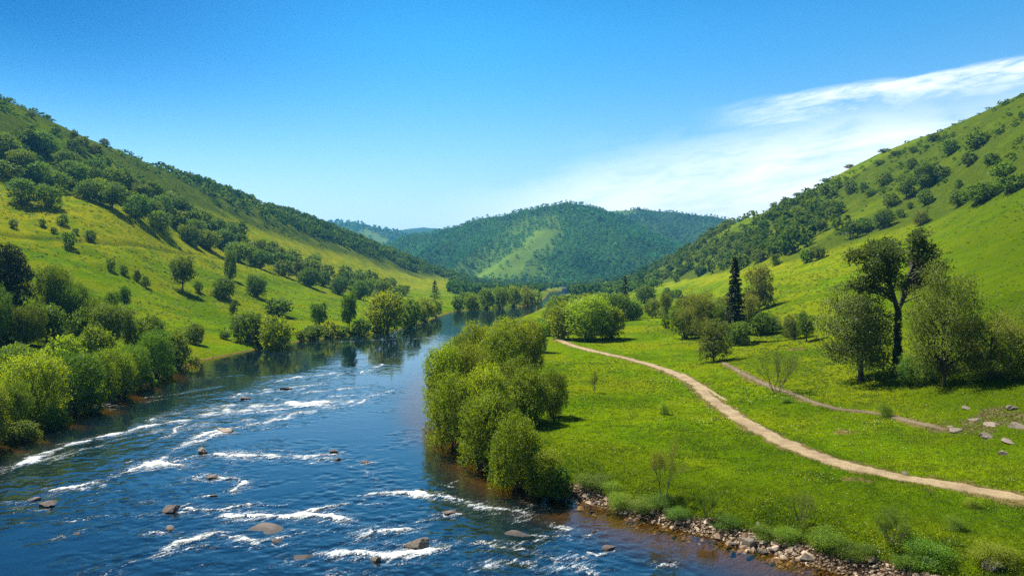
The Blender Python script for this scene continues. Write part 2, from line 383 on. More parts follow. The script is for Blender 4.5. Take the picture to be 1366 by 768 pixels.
# ---------------------------------------------------------------- ground sheet
def build_ground():
    nt, nr = GX.shape
    V = np.stack([GX, GY, GZ], -1).reshape(-1, 3)
    idx = np.arange(nt * nr).reshape(nt, nr)
    q = np.stack([idx[:-1, :-1], idx[:-1, 1:], idx[1:, 1:], idx[1:, :-1]], -1).reshape(-1, 4)[:, ::-1]
    left = GPX < 700
    wob = .22 * fbm(GX / 45, GY / 45, 51, 3)
    rough = np.where(left, sstep(5.0, 5.25, GS + wob) * sstep(640, 560, GPX), sstep(4.97, 5.05, GS + .12 * wob) * sstep(840, 900, GPX))
    # bright grass strips that break the rough slope on the left
    strip = sstep(.1, .5, fbm(GX / 60, GY / 25, 61, 3)) * .45
    rough = np.clip(rough - strip, 0, 1)
    upper = np.where(~left, sstep(5.55, 5.85, GS + wob), 0)            # smooth grass towards the right crest
    rough = np.clip(rough - upper * .75, 0, 1)
    yellow = np.where(left, sstep(3.3, 4.2, GS) * sstep(5.6, 5.0, GS), sstep(4.4, 4.9, GS) * sstep(5.6, 5.1, GS) * .7 * sstep(1300, 1050, GPX) + .08)
    line = np.clip(line_l * .8 + line_r * .7, 0, 1)
    sd = GSD
    dirt = np.where(GX < 0, sstep(.9, .2, sd), sstep(1.7, .6, sd)) * sstep(-3, -.4, sd)
    near_right = (GPX > 735) & (GPX < 1500) & (GX > 0) & (GY < 62)
    grav = np.where(near_right, sstep(2.6 + 1.5 * fbm(GX / 3, GY / 3, 71, 2), 1.0, sd) * sstep(-1.2, -.3, sd), 0)
    # stony scar at the foot of the slope below the big trees
    sx, sy, _, _ = hit(1320, 560)
    dsc = np.hypot((GX - sx) / 5.0, (GY - sy) / 4.0)
    grav = np.maximum(grav, sstep(1.2, .5, dsc + .5 * fbm(GX / 2, GY / 2, 73, 2)) * .5)
    # bare patches in the near meadow
    for (bx, by, rr) in ((1128, 640, .8), (1152, 640, .9), (1128, 576, 1.2), (940, 512, 1.3), (1062, 466, 2.2), (1236, 652, .5)):
        hx, hy, _, _ = hit(bx, by)
        dirt = np.maximum(dirt, .75 * sstep(1.3, .4, np.hypot((GX - hx) / rr, (GY - hy) / rr) + .6 * fbm(GX, GY, 74, 2)))
    for pix, w0, off in ((PATHPIX, 1.25, .45), (TRAILPIX, .65, .25)):
        pts = np.array([hit(a, b)[:2] for a, b in pix]); m = (GY < 190) & (GX > -5) & (GX < 90); PP = np.stack([GX[m] + off * .3, GY[m] - off], -1); dm = np.full(len(PP), 99.0)
        for a, b in zip(pts[:-1], pts[1:]): dm = np.minimum(dm, seg_dist(PP, a, b)[0])
        e = np.zeros(GX.shape); e[m] = sstep(w0 + .7, w0 - .35, dm + .75 * fbm(GX[m] / 1.3, GY[m] / 1.3, 75, 3)); dirt = np.maximum(dirt, .8 * e)
    at = dict(deep=sstep(1120, 1330, GPX + 60 * fbm(GX / 30, GY / 30, 79, 2)) * sstep(1.2, 2.3, GS) + .75 * sstep(11, 3, sd + 4 * fbm(GX / 9, GY / 9, 80, 2)) * (GX > 0) * (GY < 70), lush=1 - rough, rough=rough, dirt=dirt, yellow=yellow, line=line, gravel=grav)  # deep: tree shade painted into the right slope, plus lush grass by the water
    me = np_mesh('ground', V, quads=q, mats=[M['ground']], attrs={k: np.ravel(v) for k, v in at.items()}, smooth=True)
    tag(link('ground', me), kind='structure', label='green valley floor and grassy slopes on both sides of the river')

# ---------------------------------------------------------------- paths
def strip(name, pix, w0, label, lift=.05, mat='path', taper=True):
    pts = np.array([hit(x, y)[:2] for x, y in pix])
    s = np.concatenate([[0], np.cumsum(np.hypot(*np.diff(pts, axis=0).T))])
    q = np.arange(0, s[-1], .16)
    c = np.stack([pchip(s, pts[:, 0], q), pchip(s, pts[:, 1], q)], -1)
    ker = np.ones(9) / 9
    for k in range(2):
        cc = np.pad(c[:, k], 4, mode='edge'); c[:, k] = np.convolve(cc, ker, 'valid')
    tg = unit(np.gradient(c, axis=0)); nm = np.stack([-tg[:, 1], tg[:, 0]], -1)
    w = np.interp(q, s, w0) if np.ndim(w0) else np.full(len(q), w0)
    m = 11; a = np.linspace(-1, 1, m)
    eL = 1 + .42 * fbm(q / 1.6, q * 0, 5, 4) + .26 * fbm(q / .5, q * 0, 15, 3); eR = 1 + .42 * fbm(q / 1.6, q * 0 + 9, 6, 4) + .26 * fbm(q / .5, q * 0 + 9, 16, 3)
    endw = np.clip(np.minimum(q + .3, s[-1] - q + .3) / 3.0, .15, 1) if taper else 1.0; eL = eL * endw; eR = eR * endw
    off = np.where(a[None] < 0, a[None] * eL[:, None], a[None] * eR[:, None]) * w[:, None] * .5
    X = c[:, 0, None] + nm[:, 0, None] * off; Y = c[:, 1, None] + nm[:, 1, None] * off
    Z = grid_lookup(GZ, X, Y) + lift + .05 * (1 - np.abs(a)[None] ** 2) - .13 * (np.abs(a)[None] > .98) + .02 * fbm(X * 2, Y * 2, 8, 2)
    idx = np.arange(len(q) * m).reshape(len(q), m)
    f = np.stack([idx[:-1, :-1], idx[1:, :-1], idx[1:, 1:], idx[:-1, 1:]], -1).reshape(-1, 4)[:, ::-1]
    me = np_mesh(name, np.stack([X, Y, Z], -1).reshape(-1, 3), quads=f, mats=[M[mat]], smooth=True, attrs={'across': np.repeat(a[None], len(q), 0).ravel()})
    tag(link(name, me), kind='structure', label=label)
    return c

# ---------------------------------------------------------------- water
FOAM = [  # (photo polyline, width in metres, strength)
 ([(0, 632), (45, 610), (90, 593), (124, 588)], .55, .75), ([(50, 615), (105, 598)], .5, .45), ([(132, 584), (160, 576), (200, 568), (243, 561)], .5, .95),
 ([(207, 590), (232, 575), (255, 563)], .3, .9), ([(250, 562), (280, 553), (330, 543), (375, 540), (430, 536)], 2.3, 1.0), ([(255, 556), (300, 548), (345, 545)], 2.2, .9), ([(215, 612), (262, 585), (330, 560), (420, 548), (515, 524)], .8, .6), ([(300, 575), (380, 556), (470, 540), (522, 521)], .55, .55), ([(150, 640), (240, 614), (330, 602), (450, 600)], .35, .5), ([(5, 640), (90, 606), (180, 580), (300, 556), (400, 520), (470, 494)], .45, .5),
 ([(270, 583), (300, 572), (340, 565)], .7, .85), ([(262, 590), (292, 580), (330, 567)], .5, .8), ([(330, 552), (380, 545), (440, 540)], .5, .8),
 ([(150, 637), (190, 622), (235, 615), (262, 610)], .35, .95), ([(195, 620), (215, 615), (245, 619)], .6, .85), ([(290, 606), (330, 609), (380, 610), (440, 606)], .6, .95),
 ([(330, 604), (350, 608), (400, 606)], .5, .6), ([(258, 636), (275, 633), (295, 636), (320, 636), (333, 643), (320, 652)], .28, .8), ([(70, 655), (100, 649), (131, 642)], .3, .85),
 ([(20, 650), (60, 640)], .5, .3), ([(120, 671), (160, 668)], .3, .5), ([(190, 668), (220, 663)], .5, .35), ([(250, 680), (290, 678), (345, 672)], .3, .7),
 ([(315, 690), (370, 686), (440, 688), (460, 691)], .45, .95), ([(395, 685), (420, 680), (465, 669)], .3, .9), ([(400, 690), (430, 689), (485, 695)], .5, .7),
 ([(120, 768), (165, 752), (215, 735), (275, 714), (300, 711)], .55, .62), ([(215, 736), (280, 715)], .35, .7),
 ([(375, 745), (420, 735), (470, 738), (520, 742), (560, 735)], .45, .98), ([(500, 745), (530, 740), (570, 733)], .7, .9), ([(480, 718), (505, 706), (545, 705)], .5, .75), ([(478, 716), (510, 700)], .3, .5),
 ([(470, 661), (500, 658), (540, 657), (575, 662), (600, 664), (628, 670)], .26, .85), ([(465, 668), (510, 672)], .3, .5), ([(545, 660), (585, 664)], .5, .4),
 ([(640, 675), (680, 682), (720, 692), (760, 705)], .75, .50), ([(690, 706), (730, 712), (760, 712)], .2, .55), ([(640, 725), (670, 728), (710, 734)], .9, .45), ([(575, 685), (612, 683)], .5, .35),
 ([(560, 752), (620, 748), (700, 752), (780, 760)], 1.6, .33), ([(740, 745), (775, 752), (800, 765)], 1.2, .42), ([(400, 765), (470, 760), (560, 765)], 1.2, .34), ([(500, 752), (580, 750)], .7, .5),
 ([(316, 530), (324, 525)], .5, .9), ([(360, 510), (380, 506)], .4, .7), ([(385, 504), (420, 501), (448, 497)], .6, .85), ([(460, 492), (480, 490)], .6, .6), ([(480, 498), (500, 491), (512, 486)], .6, .7),
 ([(345, 525), (380, 518), (430, 512)], .9, .55), ([(380, 528), (420, 522), (490, 516)], .7, .6), ([(440, 528), (500, 525)], .5, .55), ([(355, 520), (378, 517)], .4, .7),
 ([(480, 482), (520, 478)], .9, .35), ([(540, 470), (560, 466)], 1.0, .35), ([(410, 458), (470, 455), (530, 452)], .8, .35), ([(550, 452), (580, 449)], 1.2, .42),
 ([(480, 625), (510, 638)], .4, .35), ([(400, 616), (440, 612), (500, 618)], .3, .4), ([(620, 540), (640, 560)], .2, .1), ([(700, 660), (740, 690)], .5, .25),
]

RIV = [(272, 604, 22, 'black pointed rock at the head of the white riffle', 1.3), (284, 636, 30, 'dark low rock with foam curling off its right side', .7), (229, 682, 28, 'square black rock breaking the surface in the blue pool', 1.5), (226, 705, 24, 'pale flat stone just downstream of the square black rock', .8),
       (357, 708, 70, 'broad flat reddish slab awash in the river', .45), (372, 722, 22, 'small reddish stone beside the broad slab', .6), (65, 672, 40, 'long brown rock near the left shallows', .8), (42, 666, 26, 'flat brown stone upstream of the long brown rock', .6), (104, 711, 14, 'tiny brown stone alone in the dark water', .7),
       (446, 603, 14, 'small black rock at the end of a foam line', 1.2), (450, 613, 16, 'pale stone just below the small black rock', .8), (490, 617, 18, 'flat pinkish stone out in the smooth blue water', .7), (524, 657, 26, 'thin dark ledge under the curved foam line', .6), (600, 684, 30, 'rough grey rock surrounded by ripples', .8),
       (690, 712, 42, 'low brown slab in the brown shallows', .5), (558, 729, 50, 'brown boulder with white water pouring past it', .9), (502, 748, 24, 'black rock edge below the pouring white water', 1.0), (812, 731, 24, 'grey humped rock close to the gravel bank', .9), (283, 661, 16, 'small washed stone between two foam lines', .8),
       (792, 708, 10, 'tiny dark stone off the gravel bank', .8), (895, 749, 9, 'tiny pale stone in the brown shallows by the bank', .8), (646, 623, 12, 'white stone at the foot of the bank clump', .9), (625, 612, 7, 'little pale stone in the orange shallows', .9), (405, 742, 40, 'long dark rock ridge streaked with foam', .5),
       (8, 585, 26, 'flat pale stone at the left water edge', .5), (140, 540, 22, 'low tan stone under the left bank willows', .5), (125, 546, 26, 'long tan stone in the left shallows', .4), (330, 532, 20, 'dark rock under the far foam streaks', .8), (385, 518, 28, 'dark wet rock among the far riffles', .5), (300, 575, 36, 'dark rock ridge inside the main white riffle', .6)]

def build_water():
    rng = np.random.default_rng(404); extra = []
    for pl, w, st in list(FOAM):                       # small broken streaks that trail beside the main riffles
        a = on_plane(np.array([p[0] for p in pl], float), np.array([p[1] for p in pl], float))
        for k in range(3):
            u = rng.uniform(0, len(a) - 1.001); i0 = int(u); p = a[i0] + (a[i0 + 1] - a[i0]) * (u - i0); dr_ = unit(a[i0 + 1] - a[i0])
            L = rng.uniform(.4, 2.2); q = p + rng.normal(size=2) * np.array([.9, .9]) * (1 + w); dd = unit(dr_ + rng.normal(size=2) * .35) * L * .5
            extra.append((np.array([q - dd, q + dd * .2 + rng.normal(size=2) * .15, q + dd]), rng.uniform(.06, .20), st * rng.uniform(.45, .95)))
    for k in range(46):                                # long silky flow lines between the rapids
        a0, b0 = rng.uniform(60, 560), rng.uniform(500, 760); c = on_plane(a0, b0); L = rng.uniform(2.5, 8.0); th_ = R(rng.uniform(28, 62)) if b0 < 660 else R(rng.uniform(5, 45))
        dd = np.array([math.cos(th_), math.sin(th_)]); nn = np.array([-dd[1], dd[0]]); bend = rng.normal() * .35
        extra.append((np.array([c + dd * L * q + nn * bend * math.sin(q * 3.1) for q in (-.5, -.25, 0, .25, .5)]), rng.uniform(.05, .13), rng.uniform(.30, .62)))
    for px, py, wpx, lb, hf in RIV:                    # white water round the rocks
        c = on_plane(px, py); w_ = wpx * c[1] / F
        extra.append((np.array([c + [-w_ * .75, -w_ * .35], c + [0, -w_ * .55], c + [w_ * .7, -w_ * .1]]), .10 + .12 * w_, .62))
        extra.append((np.array([c + [-w_ * 1.6, -w_ * 1.3], c + [-w_ * .6, -w_ * .6]]), .12, .5))
    t2 = np.concatenate([np.linspace(R(-100), R(-42), 50, endpoint=False), np.linspace(R(-42), R(30), 1000), np.linspace(R(30), R(100), 51)[1:]])
    r2 = np.concatenate([np.exp(np.linspace(math.log(6), math.log(33), 60, endpoint=False)), np.exp(np.linspace(math.log(33), math.log(130), 520, endpoint=False)), np.exp(np.linspace(math.log(130), math.log(1250), 260))])
    X = np.sin(t2)[:, None] * r2; Y = np.cos(t2)[:, None] * r2
    sd = grid_lookup(GSD, X, Y)
    keep = sd < 1.6
    foam = np.zeros(X.size); P0 = np.stack([X.ravel(), Y.ravel()], -1)
    rip = np.zeros(X.size)
    inside = np.nonzero((sd.ravel() < .5) & (P0[:, 1] > 30) & (P0[:, 1] < 260))[0]
    ax, ay = P0[inside, 0], P0[inside, 1]
    wx = ax + 1.0 * fbm(ax / 2.6, ay / 2.6, 91, 3) + .28 * fbm(ax / .5, ay / .5, 92, 2); wy = ay + 1.0 * fbm(ax / 2.6, ay / 2.6, 95, 3) + .28 * fbm(ax / .5, ay / .5, 96, 2)
    wmod = np.clip(.75 + 1.3 * fbm(ax / 1.8, ay / 1.8, 97, 3), .18, 1.9); smod = np.clip(.85 + .9 * fbm(ax / 2.4, ay / 2.4, 98, 2), .25, 1.05)
    Q = np.stack([wx, wy], -1)
    for pl, w, st in FOAM + extra:
        if isinstance(pl, np.ndarray): pp = pl
        else:
            w = w * 1.25; st = min(1.0, st * 1.12)
            pp = on_plane(np.array([p[0] for p in pl], float), np.array([p[1] for p in pl], float))
        bb = (Q[:, 0] > pp[:, 0].min() - 6) & (Q[:, 0] < pp[:, 0].max() + 6) & (Q[:, 1] > pp[:, 1].min() - 6) & (Q[:, 1] < pp[:, 1].max() + 6)
        ii = np.nonzero(bb)[0]
        if not len(ii): continue
        n = len(pp) - 1
        for k in range(n):
            d, tt = seg_dist(Q[ii], pp[k], pp[k + 1])
            g = (k + tt) / n
            taper = .45 + .55 * np.sin(np.pi * np.clip(g * .9 + .07, 0, 1))
            sm = smod[ii]; v = st * sm * np.maximum(np.exp(-(d / (w * taper * wmod[ii])) ** 2), .42 * np.exp(-(d / (w * 2.4 + .35)) ** 2))
            foam[inside[ii]] = np.maximum(foam[inside[ii]], v)
            rip[inside[ii]] = np.maximum(rip[inside[ii]], .9 * np.exp(-(d / (w * 3 + .8)) ** 2))
    foam = foam.reshape(X.shape); rip = rip.reshape(X.shape)
    calm = sstep(34, 60, Y)
    Z = .0040 * fbm(X / .9, Y / .55, 101, 2) + .055 * rip * (fbm(X / .8, Y / .6, 103, 3)) + .13 * sstep(.3, .95, foam) + .007 * fbm(X / 3.4, Y / 2.2, 104, 2)
    Z = np.where(sd > -.3, 0, Z)
    murk = sstep(-1.2, -7.0, sd + 1.0 * fbm(X / 7, Y / 7, 107, 2))
    murk = np.maximum(murk, sstep(90, 160, Y) * sstep(-.3, -2.5, sd))
    nt, nr = X.shape; idx = np.arange(nt * nr).reshape(nt, nr)
    fk = keep[:-1, :-1] | keep[1:, :-1] | keep[:-1, 1:] | keep[1:, 1:]
    q = np.stack([idx[:-1, :-1], idx[:-1, 1:], idx[1:, 1:], idx[1:, :-1]], -1)[fk][:, ::-1]
    used = np.unique(q); mp = np.full(nt * nr, -1); mp[used] = np.arange(len(used))
    V = np.stack([X, Y, Z], -1).reshape(-1, 3)[used]
    me = np_mesh('water', V, quads=mp[q], mats=[M['water']], attrs=dict(foam=foam.ravel()[used], murk=murk.ravel()[used], ripple=np.clip(rip + .35 * sstep(-.2, .5, fbm(X / 14, Y / 14, 109, 3)) + 1.0 * sstep(190, 320, Y), 0, 1).ravel()[used]), smooth=True)
    tag(link('water', me), kind='structure', label='blue shallow river with white riffles winding up the valley')

# ---------------------------------------------------------------- plants: mesh kit
def leaf_quads(pos, tan, size, rng, asp=.42, var=None, face=None):
    n = len(pos)
    tan = unit(tan); b = unit(np.cross(tan, rng.normal(size=(n, 3)) if face is None else unit(face) + rng.normal(size=(n, 3)) * .42))
    s = size * rng.uniform(.65, 1.35, n)[:, None]
    nrm = np.cross(tan, b)
    v0 = pos - tan * s * .5; v2 = pos + tan * s * .5
    v1 = pos + b * s * asp * .5 + nrm * s * .08; v3 = pos - b * s * asp * .5 + nrm * s * .08
    V = np.stack([v0, v1, v2, v3], 1).reshape(-1, 3)
    va = np.repeat(rng.uniform(.0, 1, n) if var is None else np.clip(var, 0, 1), 4)
    return V, np.arange(n * 4).reshape(n, 4), va

def tubes(lines, sides=5):
    """lines: list of (points (k,3), radii (k,)) -> V, quads"""
    VV, QQ, base = [], [], 0
    ang = np.linspace(0, 2 * np.pi, sides, endpoint=False)
    for pts, rr in lines:
        pts = np.asarray(pts, float); rr = np.asarray(rr, float)
        t = unit(np.gradient(pts, axis=0))
        ref = np.where(np.abs(t[:, 2:3]) > .9, np.array([[1., 0, 0]]), np.array([[0, 0, 1.]]))
        a = unit(np.cross(t, ref)); b = np.cross(t, a)
        ring = pts[:, None] + rr[:, None, None] * (np.cos(ang)[None, :, None] * a[:, None] + np.sin(ang)[None, :, None] * b[:, None])
        k = len(pts); VV.append(ring.reshape(-1, 3))
        idx = base + np.arange(k * sides).reshape(k, sides); nx = np.roll(idx, -1, axis=1)
        QQ.append(np.stack([idx[:-1], nx[:-1], nx[1:], idx[1:]], -1).reshape(-1, 4)); base += k * sides
    return np.concatenate(VV), np.concatenate(QQ)

def curve(p0, p1, rng, bend=.12, n=6, sag=0.0):
    t = np.linspace(0, 1, n)[:, None]
    d = np.linalg.norm(np.asarray(p1) - np.asarray(p0))
    off = rng.normal(size=3) * bend * d
    return np.asarray(p0) * (1 - t) + np.asarray(p1) * t + off * (4 * t * (1 - t)) * .5 + np.array([0, 0, 1]) * sag * d * (4 * t * (1 - t))

def lobes_round(rng, n, low=.04, wid=.5, rmin=.13, rmax=.24, squash=1.0, zc=.48, zr=.40, top=.8):
    c, r = [], []
    for k in range(n):
        d = unit(rng.normal(size=3)); f = rng.uniform(.35, 1) ** .6
        rad_ = rng.uniform(rmin, rmax)
        z = zc + d[2] * f * (zr - rad_ * .6)
        prof = math.sqrt(max(.05, 1 - ((z - zc) / zr) ** 2)) if z > zc else (1 - .25 * (zc - z) / zc)
        xy = unit(np.array([d[0], d[1]]) + 1e-6) * f * max(.02, wid * prof - rad_)
        c.append([xy[0], xy[1], max(z, low + rad_ * .6)]); r.append([rad_, rad_, rad_ * squash * rng.uniform(.8, 1.05)])
    return np.array(c), np.array(r)

def foliage(rng, c, r, nshoot, per, size, L, up=.6, spread=.6, inner=.3, asp=.42, droop=0.0, cull=.7):
    """shoots set on the skin (and some in the depth) of the lobes, each with PER leaves"""
    w = (r[:, 0] * r[:, 2]); k = rng.choice(len(c), int(nshoot * 1.7), p=w / w.sum())
    d = unit(rng.normal(size=(len(k), 3)) + np.array([0, 0, .25]))
    f = 1 - inner * rng.uniform(0, 1, len(k)) ** 1.5
    wv = 1 + .22 * np.sin(d[:, 0] * 7 + k) * np.sin(d[:, 1] * 6 + k * 2.1) * np.cos(d[:, 2] * 5 + k)
    p = c[k] + r[k] * d * (f * wv)[:, None]
    inside = np.zeros(len(k))
    for j in range(len(c)):
        q = np.linalg.norm((p - c[j]) / r[j], axis=1); inside += (q < .62) & (k != j)
    ok = (rng.uniform(size=len(k)) > cull * np.clip(inside, 0, 1)) & (p[:, 2] > .01)
    p, d, k = p[ok][:nshoot], d[ok][:nshoot], k[ok][:nshoot]
    sd = unit(d + np.array([0, 0, up]) + spread * rng.normal(size=p.shape))
    tt = rng.uniform(0, 1, (len(p), per))
    pos = p[:, None] + sd[:, None] * (tt * L * rng.uniform(.5, 1.4, (len(p), 1)))[..., None] + rng.normal(size=(len(p), per, 3)) * L * .18
    pos[..., 2] -= droop * tt ** 2 * L
    tan = sd[:, None] + rng.normal(size=pos.shape) * .75
    lob = rng.uniform(-.22, .22, len(c))
    var = np.clip(.45 + lob[k][:, None] + rng.normal(size=(len(p), per)) * .22, 0, 1)
    pos = pos.reshape(-1, 3); pos[:, 2] = np.maximum(pos[:, 2], .005)
    face = np.repeat(d + np.array([0, 0, .35]), per, axis=0)
    return leaf_quads(pos, tan.reshape(-1, 3), size, rng, asp, var.ravel(), face)

PROTO = {}     # name -> list of (part name, mesh)
def crown_part(name, parts, V, Q, A, mat, part='crown'):
    PROTO.setdefault(name, []).append((part, np_mesh(part, V, quads=Q, mats=[mat], attrs={'var': A})))
def wood_part(name, lines, part='trunk', mat='bark', sides=6):
    V, Q = tubes(lines, sides)
    PROTO.setdefault(name, []).append((part, np_mesh(part, V, quads=Q, mats=[M[mat]], smooth=True)))

LOD = {'n': (3400, 5, .031, .080), 'm': (900, 5, .060, .09), 'f': (260, 5, .105, .09)}   # shoots, leaves each, leaf size, shoot length

def make_bush(name, seed, mat, lod, wid=.5, n=22, up=.7, dome=True, long=1.0, spread=.6, **kw):
    rng = np.random.default_rng(seed)
    c, r = lobes_round(rng, n, low=.0, wid=wid, zc=.42, zr=.50, rmin=.12, rmax=.21, **kw)
    if dome: c = np.concatenate([c, [[0, 0, .46], [.08, -.05, .52]]]); r = np.concatenate([r, [[.34, .31, .37], [.28, .31, .34]]])
    ns, per, sz, L = LOD[lod]
    crown_part(name, None, *foliage(rng, c, r, ns if dome else int(ns * .6), per, sz, L * long, up=up, spread=spread), M[mat], 'foliage')
    lines = []
    for k in range(min(9, len(c))):
        b = np.array([rng.normal() * .05, rng.normal() * .05, -.03])
        lines.append((curve(b, c[k], rng, .15), np.linspace(.016, .005, 6)))
    wood_part(name, lines, 'stems', 'twig', 5)

def make_tree(name, seed, mat, lod, wid=.42, n=20, trunk=.22, tr=.026, low=.16, dens=1.0, rmin=.11, rmax=.19, lean=0.0, up=.5, squash=.85, droop=0.0, zc=.58, zr=.42, inner=.3, leaf=1.0, bark='bark'):
    rng = np.random.default_rng(seed)
    c, r = lobes_round(rng, n, low=low, wid=wid, zc=zc, zr=zr, rmin=rmin, rmax=rmax, squash=squash)
    c[:, 0] += lean * c[:, 2]
    ns, per, sz, L = LOD[lod]
    crown_part(name, None, *foliage(rng, c, r, int(ns * dens), per, sz * leaf, L, up=up, droop=droop, inner=inner), M[mat], 'crown')
    topz = zc + zr * .55
    tp = np.array([[0, 0, -.04], [.004, .003, trunk * .5], [lean * trunk + .01, 0, trunk], [lean * zc, .01, zc], [lean * topz, 0, topz]])
    lines = [(tp, np.array([tr * 1.35, tr, tr * .9, tr * .55, tr * .15]))]
    for k in range(len(c)):
        z0 = min(max(trunk * .85, c[k, 2] - rng.uniform(.12, .3)), zc)
        s = np.array([np.interp(z0, tp[:, 2], tp[:, 0]), np.interp(z0, tp[:, 2], tp[:, 1]), z0])
        lines.append((curve(s, c[k], rng, .14, 6, .05), np.linspace(tr * .42, tr * .10, 6)))
    wood_part(name, lines, 'trunk', bark, 6)

def make_fir(name, seed, mat, lod, wid=.17, power=.8, low=.05):
    rng = np.random.default_rng(seed)
    nw, nb, sp = {'n': (50, 10, 20), 'm': (26, 8, 12), 'f': (18, 7, 6)}[lod]
    size = {'n': .026, 'm': .038, 'f': .06}[lod]
    pos, tan = [], []
    for i in range(nw):
        z = low + (1 - low) * (i / nw) ** .95 + rng.normal() * .006
        L0 = wid * (1 - z) ** power * (1.0 if z > .12 else .85) + .012
        for j in range(nb):
            a = rng.uniform(0, 2 * np.pi); L = L0 * rng.uniform(.55, 1.15)
            d = np.array([math.cos(a), math.sin(a), -.22 - .2 * (1 - z)])
            t = rng.uniform(.12, 1, sp) ** .8
            q = np.array([0, 0, z]) + d * (t * L)[:, None] + np.array([0, 0, .35]) * (t ** 2 * L * .5)[:, None]
            side = np.array([-math.sin(a), math.cos(a), 0])
            q = q + side * (rng.normal(size=sp) * .22 * L * (1.1 - t))[:, None] + rng.normal(size=(sp, 3)) * .006
            pos.append(q); tan.append(np.repeat(d[None], sp, 0) + side * rng.normal(size=sp)[:, None] * .8 + np.array([0, 0, -.35]) + rng.normal(size=(sp, 3)) * .3)
    pos.append(np.array([[0, 0, .985], [0, 0, .97], [0, 0, .995]])); tan.append(np.array([[0, 0, 1.]] * 3))
    crown_part(name, None, *leaf_quads(np.concatenate(pos), np.concatenate(tan), size, rng, .5), M[mat], 'crown')
    wood_part(name, [(np.array([[0, 0, -.03], [0, 0, .3], [0, 0, .7], [0, 0, .97]]), np.array([.018, .014, .007, .001]))])

def make_pine(name, seed, mat, lod):
    """dark broad pine with flat layered plates of foliage"""
    rng = np.random.default_rng(seed)
    c, r = [], []
    for k in range(36):
        z = rng.uniform(.06, .95); a = rng.uniform(0, 2 * np.pi); m = (.42 * (1.05 - z) ** .6) * rng.uniform(.25, 1)
        rr = rng.uniform(.13, .21) * (1.15 - .5 * z)
        c.append([m * math.cos(a), m * math.sin(a), z]); r.append([rr, rr, rr * .45])
    c, r = np.array(c), np.array(r); ns, per, sz, L = LOD[lod]
    crown_part(name, None, *foliage(rng, c, r, int(ns * 1.4), per, sz * .85, L * .6, up=.5, asp=.4), M[mat], 'crown')
    lines = [(np.array([[0, 0, -.04], [.01, 0, .3], [0, .01, .65], [0, 0, .95]]), np.array([.035, .027, .015, .003]))]
    for k in range(len(c)): lines.append((curve([0, 0, max(.08, c[k, 2] - .08)], c[k], rng, .1), np.linspace(.010, .003, 6)))
    wood_part(name, lines)

def twig_tree(name, seed, stems, lod, leaves=900, leaf=.022, vase=.5, sp=.5, mat='olive', leafpart='crown', base=.0, woodpart='stems', thick=.0075):
    """thin sapling or shrub: bare forking stems with a light veil of small leaves"""
    rng = np.random.default_rng(seed); lines, tips = [], []
    def grow(p, d, L, rad_, depth):
        q = p + d * L; mid = (p + q) / 2 + rng.normal(size=3) * L * .06
        lines.append((np.array([p, mid, q]), np.array([rad_, rad_ * .8, rad_ * .6])))
        if depth == 0: tips.append((p, q)); return
        for k in range(rng.integers(2, 5)):
            nd = unit(d + rng.normal(size=3) * sp * .62 + np.array([0, 0, .15]))
            grow(p + (q - p) * rng.uniform(.55, 1), nd, L * rng.uniform(.55, .8), rad_ * .55, depth - 1)
    for s in range(stems):
        a = 2 * np.pi * s / stems + rng.uniform(0, .8)
        off = base * rng.uniform(.3, 1)
        p = np.array([off * math.cos(a), off * math.sin(a), -.03])
        d = unit(np.array([vase * math.cos(a), vase * math.sin(a), 1]))
        grow(p, d, .38 * rng.uniform(.85, 1.1), thick, 3)
    P_ = np.array([t[0] for t in tips]); Q_ = np.array([t[1] for t in tips])
    k = rng.integers(0, len(tips), leaves); f = rng.uniform(0, 1.15, leaves)[:, None]
    pos = P_[k] + (Q_[k] - P_[k]) * f + rng.normal(size=(leaves, 3)) * .030
    m = max(pos[:, 2].max(), .5)
    V, Q, A = leaf_quads(pos / m, (Q_[k] - P_[k]) + rng.normal(size=(leaves, 3)) * .15, leaf, rng)
    crown_part(name, None, V, Q, A, M[mat], leafpart)
    wood_part(name, [(a / m, b / m) for a, b in lines], woodpart, 'twig', 4)

